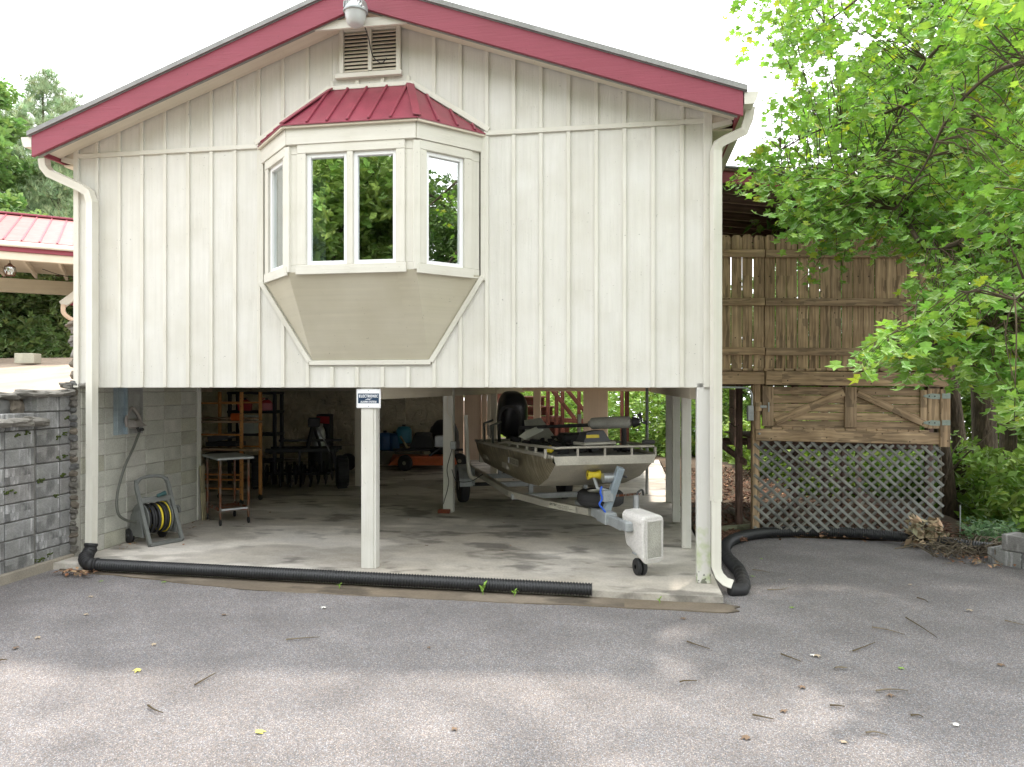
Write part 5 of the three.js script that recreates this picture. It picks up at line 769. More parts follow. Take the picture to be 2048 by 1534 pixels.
  for (const s of [-1, 1]) { const w = wheel(t, 0.31, 0.17, [s * 0.97, 0.31, -5.45], [0, 0, 0], M.alu); part(t, 'fender', (() => { const a = []; for (let k = 0; k <= 8; k++) { const q = Math.PI * k / 8; a.push([Math.cos(q) * 0.4, Math.sin(q) * 0.36]); } const i = a.slice().reverse().map(p => [p[0] * 0.96, p[1] * 0.95]); return prism([...a, ...i], 0.24); })(), M.galv, [s * 0.97 + 0.12, 0.34, -5.45], [0, -Math.PI / 2, 0]); part(t, 'fender_skirt', box(0.02, 0.3, 0.5, 0.006), M.galv, [s * 0.85, 0.52, -5.2]); part(t, 'guide_post', sweep([V(s * 0.86, 0.52, -4.7), V(s * 0.95, 0.55, -4.7), V(s * 0.98, 0.62, -4.7), V(s * 1.04, 1.62, -4.75)], 0.034, 10, 24), M.gutter); for (const z of [-2.7, -4.8]) part(t, 'bunk_bracket', box(0.06, 0.18, 0.06, 0.006, 'y'), M.galv, [s * 0.42, 0.64, z]); part(t, 'bunk', box(0.09, 0.05, 3.2, 0.01, 'z'), M.dark, [s * 0.42, 0.712, -4.3]); }
  part(t, 'winch_post', barG(V(0.02, 0.56, -0.80), V(0.16, 1.13, -0.66), 0.085, 0.085, 0.006, V(0, 0, 1)), mat([0.42, 0.5, 0.56], { map: T.soft, roughness: 0.45, metalness: 0.4 })); part(t, 'post_clamp', box(0.13, 0.14, 0.13, 0.008), M.galv, [0.02, 0.78, -0.76]); part(t, 'post_clamp', box(0.15, 0.14, 0.3, 0.008), M.galv, [0, 0.53, -0.72]);
  part(t, 'winch_drum', cyl(V(-0.04, 1.0, -0.74), V(0.1, 1.0, -0.74), 0.06), M.steel); part(t, 'winch_arm', sweep([V(0.04, 0.84, -0.78), V(-0.06, 0.86, -0.86), V(-0.1, 1.0, -0.9)], 0.022, 4, 0, true), M.galv); part(t, 'bow_roller', mv(lathe([[0.02, -0.08], [0.06, -0.08], [0.04, -0.03], [0.04, 0.03], [0.06, 0.08], [0.02, 0.08]], 14), 0, 0, 0, 0, 0, Math.PI / 2), M.yellow, [-0.1, 1.02, -0.9]); part(t, 'winch_handle', sweep([V(0.06, 1.0, -0.74), V(0.16, 1.02, -0.74), V(0.28, 1.0, -0.76)], 0.014, 6, 10), M.dark);
  part(t, 'blue_strap', sweep([V(-0.07, 0.9, -0.7), V(-0.1, 0.84, -0.66), V(-0.08, 0.76, -0.66), V(-0.12, 0.7, -0.64), V(-0.06, 0.62, -0.64), V(-0.02, 0.56, -0.64)], 0.013, 6, 30), M.blueRope);
  { const s = sub(t, 'spare_tyre', [0.12, 0.68, -1.25]); part(s, 'tyre', lathe([[0.17, -0.085], [0.26, -0.09], [0.295, -0.06], [0.3, -0.02], [0.29, -0.015], [0.3, -0.01], [0.3, 0.03], [0.29, 0.035], [0.295, 0.06], [0.26, 0.09], [0.17, 0.085]], 36), M.rubber); part(s, 'rim', lathe([[0, 0.02], [0.1, 0.02], [0.17, 0.06], [0.175, 0.085], [0.165, 0.085], [0.16, -0.08], [0.08, -0.02], [0, -0.02]], 24), M.alu); part(s, 'mount_bolt', cyl(V(0, 0, 0), V(0, 0.13, 0), 0.012), M.steel); }
  part(t, 'jack_tube', cyl(V(0.17, 0.2, -0.22), V(0.17, 0.86, -0.22), 0.032), M.steel); part(t, 'jack_mount', box(0.16, 0.1, 0.1, 0.008), M.galv, [0.09, 0.53, -0.22]);
  part(t, 'jack_crank', sweep([V(0.17, 0.84, -0.22), V(0.2, 0.88, -0.25), V(0.34, 0.88, -0.42), V(0.36, 0.82, -0.45)], 0.012, 6, 14), M.dark); part(t, 'jack_spring', sweep(Array.from({ length: 60 }, (_, i) => V(0.08 + i * 0.006 + 0.012 * Math.cos(i * 1.6), 0.8 + 0.014 * Math.sin(i * 1.6), -0.6 - i * 0.002)), 0.006, 4), M.rust);
  { const w = sub(t, 'jack_wheel', [0.12, 0.095, -0.0]); part(w, 'tyre', mv(wheelG(0.095, 0.05), -0.03, 0, 0), M.blackM); part(w, 'tyre', mv(wheelG(0.095, 0.05), 0.03, 0, 0), M.blackM); part(w, 'fork', hull([V(0.06, 0.0, 0.03), V(0.06, 0.0, -0.02), V(0.068, 0.15, 0.05), V(0.068, 0.15, -0.05), V(0.06, 0.15, -0.05), V(0.068, 0.0, 0.0)]), M.galv); part(w, 'fork_top', box(0.15, 0.02, 0.1, 0.004), M.galv, [0, 0.15, 0]); part(w, 'stem', cyl(V(0, 0.15, 0), V(0.0, 0.3, 0), 0.026), M.steel); }
  { const C = document.createElement('canvas'); C.width = 512; C.height = 96; const g = C.getContext('2d'); g.fillStyle = '#b9b6a6'; g.fillRect(0, 0, 512, 96); g.fillStyle = '#1a1a18'; g.font = 'italic bold 58px sans-serif'; g.fillText('MTM', 6, 54); g.font = '40px sans-serif'; g.fillText('Clain Trailers', 150, 48); g.fillRect(150, 58, 340, 5); g.font = '26px sans-serif'; g.fillText('1-800-567-0444', 180, 88); const tx = new THREE.CanvasTexture(C); tx.colorSpace = THREE.SRGBColorSpace; const p = V(-0.235, 0.525, -1.52), q = V(-0.47, 0.53, -2.1); part(t, 'maker_decal', new THREE.PlaneGeometry(0.52, 0.085), mat([0.85, 0.85, 0.85], { map: tx, roughness: 0.5 }), [-0.305, 0.525, -1.545], [0, -Math.PI + 0.44 + Math.PI / 2, 0]); }
  // pale cover on the trailer jack
  { const s = new THREE.Shape(), w = 0.15, h = 0.26, k = 0.06; s.moveTo(-w + k, -h); s.lineTo(w - k, -h); s.quadraticCurveTo(w, -h, w, -h + k); s.lineTo(w, h - k); s.quadraticCurveTo(w, h, w - k, h); s.lineTo(-w + k, h); s.quadraticCurveTo(-w, h, -w, h - k); s.lineTo(-w, -h + k); s.quadraticCurveTo(-w, -h, -w + k, -h);
    const g = metric(new THREE.ExtrudeGeometry(s, { depth: 0.34, bevelEnabled: true, bevelSize: 0.025, bevelThickness: 0.025, bevelSegments: 3, curveSegments: 6 })); const p = g.attributes.position; for (let i = 0; i < p.count; i++) { const z = p.getZ(i) / 0.34, y = p.getY(i); p.setY(i, y * (1 - 0.06 * (1 - z)) + 0.05 * (1 - z)); p.setX(i, p.getX(i) * (1 - 0.1 * (1 - z) + 0.1 * Math.sin(y * 9) * (1 - z)) * (1 - 0.22 * Math.max(0, -y / 0.26) * (1.2 - z))); if (y < -0.1) p.setY(i, p.getY(i) + 0.07 * (1 - z) * (-y / 0.26)); } g.computeVertexNormals();
    const c = thing('jack_cover', 'chalky white moulded plastic block fitted over the trailer coupler', 'cover', base, TH); part(c, 'cover_body', g, M.foam, [0.12, 0.42, -0.19], [0, 0.3, 0]).scale.set(0.88, 0.92, 0.95); part(c, 'recessed_panel', prism([[-0.1, -0.2], [0.1, -0.2], [0.1, 0.2], [-0.1, 0.2]], 0.01), mat([0.55, 0.56, 0.53], { map: T.conc, bumpMap: T.concB, bumpScale: 0.006, roughness: 0.8 }), [0.221, 0.42, 0.137], [0, 0.3, 0]); part(c, 'panel_rim', (() => { const s2 = new THREE.Shape([[-0.115, -0.215], [0.115, -0.215], [0.115, 0.215], [-0.115, 0.215]].map(q => new THREE.Vector2(...q))); s2.holes.push(new THREE.Path([[-0.1, -0.2], [0.1, -0.2], [0.1, 0.2], [-0.1, 0.2]].map(q => new THREE.Vector2(...q)))); return metric(new THREE.ExtrudeGeometry(s2, { depth: 0.018, bevelEnabled: false })); })(), M.foam, [0.221, 0.42, 0.137], [0, 0.3, 0]); }
}
{ // wooden stairs behind the open end
  const t = thing('wooden_staircase', 'red brown wooden staircase with handrails behind the open carport end', 'staircase'), F = 21.5;
  const a = at(1020, 790, F), b = at(1150, 880, F), back = V(-SN, 0, -CS);
  for (let k = 0; k < 6; k++) { const p = at(1040 + k * 17, 794 + k * 20, F), w = 1.5; part(t, 'tread', box(w, 0.05, 0.3, 0.006), M.stairRed, [p.x, p.y, p.z - 0.2], [0, YAW, 0]); part(t, 'riser', box(w - 0.1, 0.24, 0.03, 0.004), M.stairRed, [p.x, p.y - 0.15, p.z - 0.3 + 0.0], [0, YAW, 0]); }
  for (const d of [0, 0.9]) { part(t, 'stringer', barG(at(985, 772, F + d), at(1060, 890, F + d), 0.05, 0.28), M.stairRed); part(t, 'handrail', barG(at(1100, 775, F - 0.3 + d), at(1150, 838, F - 0.3 + d), 0.05, 0.12), M.stairRed); part(t, 'handrail', barG(at(1130, 775, F - 0.3 + d), at(1200, 860, F - 0.3 + d), 0.05, 0.12), M.stairRed); }
  for (const px of [1096, 1113, 1125, 1158, 1244]) part(t, 'rail_post', box(0.11, 3.2, 0.11, 0.006, 'y'), M.stairRed, [at(px, 800, F).x, 1.0, at(px, 800, F).z]);
  part(t, 'cross_rail', barG(at(960, 832, F), at(1240, 846, F), 0.05, 0.14), M.stairRed); part(t, 'cross_rail', barG(at(1215, 846, F - 1), at(1262, 846, F - 1), 0.05, 0.14), M.stairRed);
}
// ---------- foliage ----------
console.log('trees');
function tri(list) { const g = new THREE.BufferGeometry(); g.setAttribute('position', new THREE.Float32BufferAttribute(list.flat(2), 3)); const n = list.length * 3; g.setAttribute('uv', new THREE.Float32BufferAttribute(new Float32Array(n * 2), 2)); g.computeVertexNormals(); return g; }
const starLeaf = (() => {   // five pointed lobes, stalk at the origin, length about 1 along y
  const tips = [[-128, 0.62], [-64, 0.93], [0, 1.0], [64, 0.93], [128, 0.62]], P = [[0, 0, 0]], c = [0, 0.42, 0.05];
  tips.forEach(([a, l], i) => { const q = a * Math.PI / 180; P.push([Math.sin(q) * l * 0.72, 0.42 + Math.cos(q) * l * 0.62, -0.16 * l]); if (i < 4) { const b = (a + 32) * Math.PI / 180; P.push([Math.sin(b) * 0.27, 0.42 + Math.cos(b) * 0.27, 0.015]); } });
  const T3 = []; for (let i = 0; i < P.length; i++) T3.push([c, P[(i + 1) % P.length], P[i]]); return tri(T3);
})();
const ovalLeaf = tri([[[0, 0, 0], [0.28, 0.45, 0.06], [0, 0.5, -0.02]], [[0, 0, 0], [0, 0.5, -0.02], [-0.28, 0.45, 0.06]], [[0.28, 0.45, 0.06], [0, 1, -0.1], [0, 0.5, -0.02]], [[-0.28, 0.45, 0.06], [0, 0.5, -0.02], [0, 1, -0.1]]]);
const spray5 = (() => { const L = [], r = rng(55); for (let k = 0; k < 5; k++) { const g = mv(ovalLeaf, 0, 0, 0, jit(0.7, r) - 0.4, jit(0.6, r), (k - 2) * 0.75 + jit(0.2, r)); L.push(mv(g, jit(0.3, r), jit(0.35, r), jit(0.25, r))); } return merge(L); })();
const needleTuft = (() => { const L = [], r = rng(56); for (let k = 0; k < 16; k++) { const a = r() * 6.28, b = 0.25 + r() * 1.0, d = [Math.sin(b) * Math.cos(a), Math.cos(b), Math.sin(b) * Math.sin(a)], s = [0.028 * Math.cos(a + 1.57), 0, 0.028 * Math.sin(a + 1.57)]; L.push([[s[0], 0, s[2]], [d[0], d[1], d[2]], [-s[0], 0, -s[2]]]); } return tri(L); })();
const leafMat = (c, tr = 0.4, rough = 1) => mat(c, { phys: true, transmission: tr, thickness: 0, roughness: rough, side: THREE.DoubleSide });
const LM = { gum: leafMat([1, 1, 1], 0.55), leaf: leafMat([1, 1, 1], 0.35), pine: leafMat([1, 1, 1], 0.15) };
const X4 = (p, q, s) => new THREE.Matrix4().compose(p, q, V(s, s, s));
const qE = (x, y, z) => new THREE.Quaternion().setFromEuler(new THREE.Euler(x, y, z, 'YXZ'));
const vary = (c, r, s = 0.35) => { const k = 1 - s / 2 + r() * s * 1.2, w = 1 + jit(0.12, r); return col(c[0] * k * w * (1 + jit(0.12, r)), c[1] * k, c[2] * k); };
// a broadleaf tree: trunk, limbs, crown of leaf clumps
function broadleaf(name, label, category, x, z, o, group) {
  const r = rng(o.seed), y0 = o.y ?? groundY(x, z), h = o.h, t = thing(name, label, category, [x, y0, z], 0, group), lean = o.lean || [0, 0];
  const path = []; for (let k = 0; k <= 6; k++) path.push(V(lean[0] * k / 6 + jit(0.02 * h, r) * k / 6, h * 0.8 * k / 6, lean[1] * k / 6 + jit(0.02 * h, r) * k / 6));
  const rad = o.trunk || h * 0.014; part(t, 'trunk', sweep(path, (k) => rad * (1.15 - 0.85 * k) + (k < 0.05 ? rad * 0.25 : 0), 9, 18), o.bark || M.bark);
  const limbs = [], ends = [], n = o.limbs || 9, base = o.base ?? 0.3;
  for (let k = 0; k < n; k++) {
    const f = base + (1 - base) * (k + 0.5) / n * 0.95, i = Math.min(5, Math.floor(f * 6)), s = path[i].clone().lerp(path[i + 1] || path[6], f * 6 - i), a = k * 2.4 + r(), sp = o.r * (1 - 0.55 * Math.abs(f - 0.5)) * (0.7 + 0.5 * r());
    const e = s.clone().add(V(Math.cos(a) * sp, sp * (0.25 + 0.5 * r()), Math.sin(a) * sp)), m = s.clone().lerp(e, 0.5).add(V(0, sp * 0.1, 0)); limbs.push(sweep([s, m, e], (q) => rad * 0.4 * (1 - 0.85 * q) + 0.006, 5, 8)); ends.push([m, 0.75], [e, 1], [s.clone().lerp(e, 0.8).add(V(jit(0.5, r), jit(0.4, r), jit(0.5, r))), 0.9]);
  }
  ends.push([path[6], 1], [path[5], 0.8]); part(t, 'limbs', merge(limbs), o.bark || M.bark);
  const L = [], C = [], cl = o.clump || o.r * 0.42;
  for (let i = 0; i < o.n; i++) { const [c, w] = ends[Math.floor(r() * ends.length)], u = r() * 2 - 1, a = r() * 6.28, q = Math.sqrt(1 - u * u), d = cl * w * Math.pow(r(), 0.5); const p = V(c.x + q * Math.cos(a) * d * 1.15, c.y + u * d * 0.75, c.z + q * Math.sin(a) * d * 1.15); L.push(X4(p, qE(jit(0.9, r) - 0.5, r() * 6.28, jit(0.7, r)), (o.leaf || 0.16) * (0.65 + 0.7 * r()))); C.push(vary(o.color || [0.09, 0.16, 0.03], r)); }
  copies(t, 'crown', o.geo || spray5, LM.leaf, L, C); return t;
}
// ---------- sweetgum by the drive ----------
{
  const r = rng(71), base = at(2440, 1010, 8.4), t = thing('sweetgum_tree', 'large star leaved sweetgum tree with branches overhanging the deck roof', 'tree', [base.x, -0.15, base.z]);
  const O = V(base.x, -0.15, base.z), loc = (p) => p.clone().sub(O);
  part(t, 'trunk', sweep([V(0, 0, 0), V(0.05, 2, 0.02), V(-0.05, 4.5, 0.05), V(0.05, 7.5, 0), V(0, 10.5, 0)], (k) => 0.24 * (1.1 - 0.8 * k), 12, 24), M.bark);
  const limbDef = [
    [V(-0.02, 4.2, 0), [2150, 330, 8.2], [1990, 270, 8.2], [1880, 190, 8.4], [1760, 230, 8.6], [1640, 260, 9.0], [1560, 300, 9.2]],
    [V(0.0, 5.6, 0), [2150, 60, 7.8], [1990, -20, 7.8], [1905, 20, 7.9], [1895, 70, 7.9], [1840, 140, 8.1], [1790, 250, 8.2], [1720, 360, 8.3]],
    [V(0.0, 6.2, 0), [2150, -80, 8.6], [1960, -120, 8.8], [1800, -60, 9.2], [1660, 40, 9.6], [1560, 110, 10]],
    [V(-0.02, 3.4, 0), [2200, 480, 7.4], [2080, 460, 6.9], [1960, 470, 6.8], [1860, 500, 6.9], [1800, 430, 7.3], [1700, 400, 7.8], [1600, 380, 8.4], [1520, 352, 8.8]],
    [V(0.0, 3.0, 0.1), [2250, 600, 6.6], [2120, 610, 5.8], [2000, 650, 5.6], [1900, 680, 5.7], [1830, 700, 5.9], [1765, 715, 6.1]],
    [V(0.0, 5.0, 0.1), [2200, 150, 6.8], [2080, 120, 6.2], [1980, 150, 6.2], [1900, 230, 6.4], [1850, 330, 6.7], [1790, 420, 7.0]],
    [V(0.0, 3.8, -0.1), [2220, 400, 8.8], [2050, 380, 9.2], [1950, 400, 9.4], [1880, 440, 9.6]],
    [V(0.0, 7, 0.2), [2300, -250, 7], [2150, -260, 6], [2050, -120, 5.2], [2020, -20, 4.6]],
    [V(0, 6, 0.3), [2400, -100, 6], [2350, 150, 5], [2250, 380, 4.8], [2120, 520, 4.9], [2030, 600, 5.0]],
  ];
  const overhead = [[V(0, 6.8, 0.2), V(5.2, 8.2, 0.6), V(3.2, 8.6, 1.2), V(1.0, 8.4, 1.6), V(-1.6, 8.0, 1.6)], [V(0, 7.4, 0.2), V(5.6, 9, 1.6), V(4, 9.2, 2.6), V(2, 8.8, 3.2), V(-0.4, 8.3, 3.4)], [V(0, 6.2, 0.1), V(5, 7.6, -0.2), V(3.4, 8, 0.2), V(1.8, 7.8, 0.4)]];   // unseen boughs over the drive, added to shade the asphalt
  const limbs = [], nodes = [];
  for (const d of limbDef) { const pts = [d[0], ...d.slice(1).map(q => loc(at(...q)))], c = new THREE.CatmullRomCurve3(pts, false, 'centripetal'); limbs.push(sweep(pts, (k) => 0.07 * Math.pow(1 - k, 1.3) + 0.008, 7, 50)); for (let i = 6; i <= 44; i++) nodes.push(c.getPointAt(i / 44)); }
  for (const [a, ...b] of overhead) { const pts = [a, ...b.map(loc)], c = new THREE.CatmullRomCurve3(pts, false, 'centripetal'); limbs.push(sweep(pts, (k) => 0.08 * Math.pow(1 - k, 1.2) + 0.01, 7, 40)); for (let i = 6; i <= 44; i++) nodes.push(c.getPointAt(i / 44)); }
  part(t, 'limbs', merge(limbs), M.bark);
  const inPoly = (x, y, P) => { let c = false; for (let i = 0, j = P.length - 1; i < P.length; j = i++) if ((P[i][1] > y) !== (P[j][1] > y) && x < (P[j][0] - P[i][0]) * (y - P[i][1]) / (P[j][1] - P[i][1]) + P[i][0]) c = !c; return c; };
  const vols = [ // outline seen from the drive, depth range, number of sprays
    [[[1470, -60], [1500, 60], [1545, 160], [1520, 240], [1500, 330], [1560, 345], [1640, 330], [1760, 330], [1900, 380], [2150, 420], [2150, -140], [1600, -140]], 7.2, 10.2, 520],
    [[[1490, 325], [1570, 335], [1700, 330], [1900, 360], [2100, 420], [2100, 560], [1930, 545], [1850, 500], [1760, 470], [1690, 470], [1620, 465], [1600, 410], [1540, 375]], 6.9, 8.8, 330],
    [[[1735, 700], [1800, 615], [1880, 570], [2000, 545], [2140, 545], [2140, 800], [2080, 780], [1990, 750], [1900, 725], [1820, 715]], 5.3, 6.6, 170],
    [[[1860, 500], [1960, 520], [2100, 540], [2100, 620], [1950, 640], [1860, 620], [1830, 560]], 5.8, 7.2, 55],
    [[[1900, -40], [2140, -60], [2140, 560], [2060, 520], [1960, 420], [1900, 250]], 5.6, 7.2, 140],
    [[[1590, 480], [1680, 485], [1690, 515], [1640, 520]], 8.0, 8.2, 5],
    [[[2000, -160], [2200, -160], [2200, 40], [2010, 30]], 3.6, 4.4, 9],
    [[[2010, 800], [2080, 800], [2080, 760], [1990, 760]], 5.0, 5.6, 9],
  ];
  const twigs = [], leaves = [];
  const spray = (c, px) => {
      let best = nodes[0], bd = 1e9; for (const q of nodes) { const d = q.distanceToSquared(c) + (q.y < c.y ? 0.1 : 0); if (d < bd) { bd = d; best = q; } }
      const mid = best.clone().lerp(c, 0.5).add(V(jit(0.08, r), 0.1 + r() * 0.08, jit(0.08, r))), out = c.clone().sub(best).setY(0).normalize().multiplyScalar(0.18 + r() * 0.15), end = c.clone().add(out).add(V(0, -0.14 - r() * 0.12, 0));
      const cv = new THREE.CatmullRomCurve3([best, mid, c, end]); twigs.push(sweep([best, mid, c, end], (k) => 0.005 * (1 - k) + 0.0018, 4, 8, false, false));
      const m = 10 + Math.floor(r() * 6), full = 0.5 + 0.5 * r();
      for (let k = 0; k < m; k++) {
        const f = Math.max(0.35, 1 - full * r() * (bd > 0.6 ? 0.6 : 0.8)), p = cv.getPoint(f).add(V(jit(0.11, r), jit(0.08, r) - 0.03, jit(0.11, r)));
        const yaw = r() * 6.28, s = (0.082 + 0.05 * r()) * (r() < 0.12 ? 0.7 : 1);
        // blade hangs outward and down, upper face turned to the sky
        const q = qE(0, yaw, 0).multiply(qE(Math.PI / 2 + 0.35 + r() * 0.75, 0, 0)).multiply(qE(0, jit(0.5, r), jit(0.5, r)));
        const y = r() < 0.07, base = y ? [0.38, 0.47, 0.03] : [0.2, 0.38, 0.04];
        leaves.push({ m: X4(p, q, s), c: vary(base, r, 0.4), d: p.clone().add(O).distanceTo(V(0, 2.1, 7.835)), px });
      }
  };
  for (let i = 0; i < 240; i++) { const bx = -2.4 + r() * 7.4; spray(loc(V(bx, 7.3 + r() * 2.2, -0.3 + r() * 4.2)), 3000); }
  for (const [P, f0, f1, n] of vols) {
    const xs = P.map(q => q[0]), ys = P.map(q => q[1]); let made = 0, guard = 0;
    while (made < n && guard++ < n * 40) {
      const px = Math.min(...xs) + r() * (Math.max(...xs) - Math.min(...xs)), py = Math.min(...ys) + r() * (Math.max(...ys) - Math.min(...ys)); if (!inPoly(px, py, P)) continue; made++;
      spray(loc(at(px, py, f0 + r() * (f1 - f0))), px);
    }
  }
  part(t, 'twigs', merge(twigs), M.twig);
  leaves.sort((a, b) => (a.px > 2048 ? 50 : 0) + a.d - (b.px > 2048 ? 50 : 0) - b.d);
  const tones = []; for (let k = 0; k < 12; k++) { const c = vary(k < 1 ? [0.38, 0.47, 0.03] : [0.2, 0.38, 0.04], r, 0.4); tones.push(leafMat([c.r, c.g, c.b], 0.55)); }
  leaves.slice(0, 300).forEach((l, i) => { const o = part(t, 'leaf', starLeaf, tones[i % 12]); l.m.decompose(o.position, o.quaternion, o.scale); });
  copies(t, 'foliage', starLeaf, LM.gum, leaves.slice(300).map(l => l.m), leaves.slice(300).map(l => l.c));
}
// ---------- woods beyond the deck and behind the house ----------
{
  const G = 'trees in the wood beyond the deck', bright = [0.19, 0.31, 0.04], mid = [0.11, 0.21, 0.03], deep = [0.06, 0.13, 0.025];
  const trunkAt = (px, F) => { const p = at(px, 900, F); return [p.x, p.z]; };
  const named = [
    ['dark leaning forked tree trunk just past the lattice end', 1903, 11.8, { h: 8, r: 2.2, n: 1200, lean: [-0.6, -0.3], trunk: 0.11, color: mid, base: 0.45 }],
    ['slim dark tree trunk leaning toward the deck behind the lattice', 1935, 12.4, { h: 10, r: 2.4, n: 1300, lean: [-0.8, -0.5], trunk: 0.12, color: mid, base: 0.45 }],
    ['thick straight grey oak trunk in the wood past the deck', 1975, 13.2, { h: 13, r: 3, n: 2000, lean: [-0.1, 0], trunk: 0.2, color: mid, base: 0.45 }],
    ['ivy darkened tree trunk standing deeper in the wood', 2018, 15.5, { h: 12, r: 3, n: 1800, trunk: 0.17, color: mid, base: 0.4 }],
    ['tall far pale trunk rising behind the fence end', 1968, 19, { h: 15, r: 3.2, n: 3200, trunk: 0.16, color: bright, base: 0.3, bark: M.barkPale }],
  ];
  named.forEach(([lb, px, F, o], i) => { const [x, z] = trunkAt(px, F); broadleaf('forest_tree', lb, 'tree', x, z, { seed: 300 + i, leaf: 0.17, ...o }, undefined); });
  const r = rng(81); let k = 0;
  const spots = [[11, -12], [16, -8.5], [8, -15], [14, -13], [18, -4], [18, -10], [6, -21], [10.5, -21], [15, -20], [21, -15], [1.5, -25], [-2.5, -27], [4, -31], [11, -29], [20, -24], [-8, -30], [25, -6]];
  for (const [x, z] of spots) broadleaf('woodland_tree', 'leafy green woodland tree in the mass behind deck and carport', 'tree', x + jit(0.8, r), z + jit(0.8, r), { seed: 400 + k++, h: 6.5 + r() * 4, r: 2.4 + r() * 0.8, n: 2300, leaf: 0.22, base: 0.16, limbs: 11, color: r() < 0.55 ? bright : mid }, 'leafy trees massed behind the deck');
  // understory as one mass
  const L = [], C = [];
  const fill = (n, x0, x1, z0, z1, hi, c, s = 0.15) => { for (let i = 0; i < n; i++) { const x = x0 + r() * (x1 - x0), z = z0 + r() * (z1 - z0), k = 0.45 + 0.55 * fbm(x * 0.8 + 70, z * 0.8 + 70, 4096, 2); L.push(X4(V(x, groundY(x, z) + Math.pow(r(), 1.25) * hi * k * 1.5, z), qE(jit(0.8, r) - 0.4, r() * 6.3, jit(0.6, r)), s * (0.6 + 0.8 * r()))); C.push(vary(c, r, 0.6)); } };
  fill(3000, 3.4, 9, -9.5, -6.6, 0.8, bright); fill(7000, -4.5, 9, -24, -18, 2.4, bright, 0.2); fill(2600, 5.4, 9, -7, -3.6, 1.1, bright); fill(4200, 8, 16, -16, -6, 3.4, bright, 0.2); fill(4500, 3.0, 9, -16, -9.5, 1.3, bright, 0.18);
  const o = copies(scene, 'understory', spray5, LM.leaf, L, C); o.userData.label = 'bright green undergrowth filling the slope behind the deck'; o.userData.category = 'undergrowth';
  // bare saplings by the lattice end
  const b0 = onY(1893, 1060, -0.1); const sp = thing('bare_sapling', 'thin forked grey sapling growing beside the lattice end', 'sapling', [b0.x + 0.1, -0.1, b0.z - 0.5]); part(sp, 'stem', sweep([V(0, 0, 0), V(0.02, 0.6, 0), V(0.0, 1.2, 0.02), V(-0.05, 1.9, 0)], (k) => 0.03 * (1 - 0.6 * k), 7, 16), M.barkPale); part(sp, 'branch', sweep([V(0.08, 0.75, 0), V(0.35, 1.1, 0.05), V(0.62, 1.4, 0.1), V(0.95, 1.9, 0.1)], (k) => 0.016 * (1 - 0.6 * k), 6, 14), M.bark); part(sp, 'branch', sweep([V(0.1, 0.72, 0), V(0.22, 1.15, -0.05), V(0.42, 1.5, -0.05)], (k) => 0.014 * (1 - 0.6 * k), 6, 10), M.barkPale); part(sp, 'branch', sweep([V(0.02, 0.4, 0), V(0.06, 0.6, 0), V(0.1, 0.76, 0)], 0.016, 6, 8), M.bark);
  const mp = onY(1940, 1085, -0.1); single('marker_stake', 'thin grey metal stake standing in the ivy past the pipe', 'stake', cyl(V(0, 0, 0), V(0, 0.48, 0), 0.009), M.galv, [mp.x, -0.1, mp.z - 0.3]);
}
// ---------- left background ----------
{
  const mid = [0.15, 0.27, 0.06], pale = [0.15, 0.23, 0.10];
  const pine = (px, topPy, F, seed, lb) => {
    const p = at(px, 700, F), H = 2.1 + (775 - topPy) / FOC * F, r = rng(seed), y0 = 2.4, h = H - y0, t = thing('pine_tree', lb, 'pine tree', [p.x, y0, p.z], 0, undefined);
    part(t, 'trunk', sweep([V(0, 0, 0), V(0.1, h * 0.5, 0), V(0, h, 0)], (k) => 0.2 * (1 - 0.9 * k), 8, 14), M.bark); const limbs = [], L = [], C = [];
    for (let k = 0; k < 64; k++) { const f = 0.1 + 0.9 * k / 64, a = k * 2.399, len = (1 - f) * h * 0.3 + 0.35, s = V(0, h * f, 0), e = V(Math.cos(a) * len, h * f + len * (0.15 + 0.35 * f), Math.sin(a) * len); limbs.push(sweep([s, e], 0.025 * (1.2 - f), 4)); for (let i = 0; i < 34; i++) { const q = s.clone().lerp(e, 0.3 + 0.7 * Math.pow(r(), 0.6)).add(V(jit(0.3, r), jit(0.22, r), jit(0.3, r))); L.push(X4(q, qE(jit(0.9, r), r() * 6.3, jit(0.9, r)), 0.26 + r() * 0.14)); C.push(vary([0.27, 0.36, 0.19], r, 0.4)); } }
    part(t, 'limbs', merge(limbs), M.bark); copies(t, 'needles', needleTuft, LM.pine, L, C);
  };
  pine(85, 158, 27, 501, 'tall pale green pine tree with the highest top behind the pavilion'); pine(138, 205, 29, 502, 'slimmer pale green pine tree close to the house eave'); pine(30, 230, 25, 503, 'broad lower pine tree behind the red pavilion roof'); pine(115, 300, 23, 504, 'short dense pine tree in front of the taller pines'); pine(175, 235, 31, 505, 'distant pine tree half hidden by the house roof'); pine(-40, 250, 24, 506, 'wide pine tree at the edge of the pines');
  const a = at(-45, 700, 21); broadleaf('oak_tree', 'tall leafy oak tree beside the pines beyond the pavilion', 'tree', a.x, a.z, { seed: 510, y: 2.3, h: 11.0, r: 1.25, n: 3600, leaf: 0.2, base: 0.25, limbs: 13, color: mid });
  for (const [px, F, s, lb] of [[20, 19.5, 511, 'shady green small tree seen under the pavilion roof'], [70, 21, 512, 'dark leafy tree seen between pavilion posts'], [120, 22, 513, 'dense green tree near the far cottage downspout'], [-60, 20, 514, 'bushy tree at the far end of the terrace']]) { const p = at(px, 700, F); broadleaf('shade_tree', lb, 'tree', p.x, p.z, { seed: s, y: 2.2, h: 4.6, r: 2.0, n: 3600, leaf: 0.17, base: 0.08, limbs: 12, color: [0.17, 0.28, 0.08] }); }
}
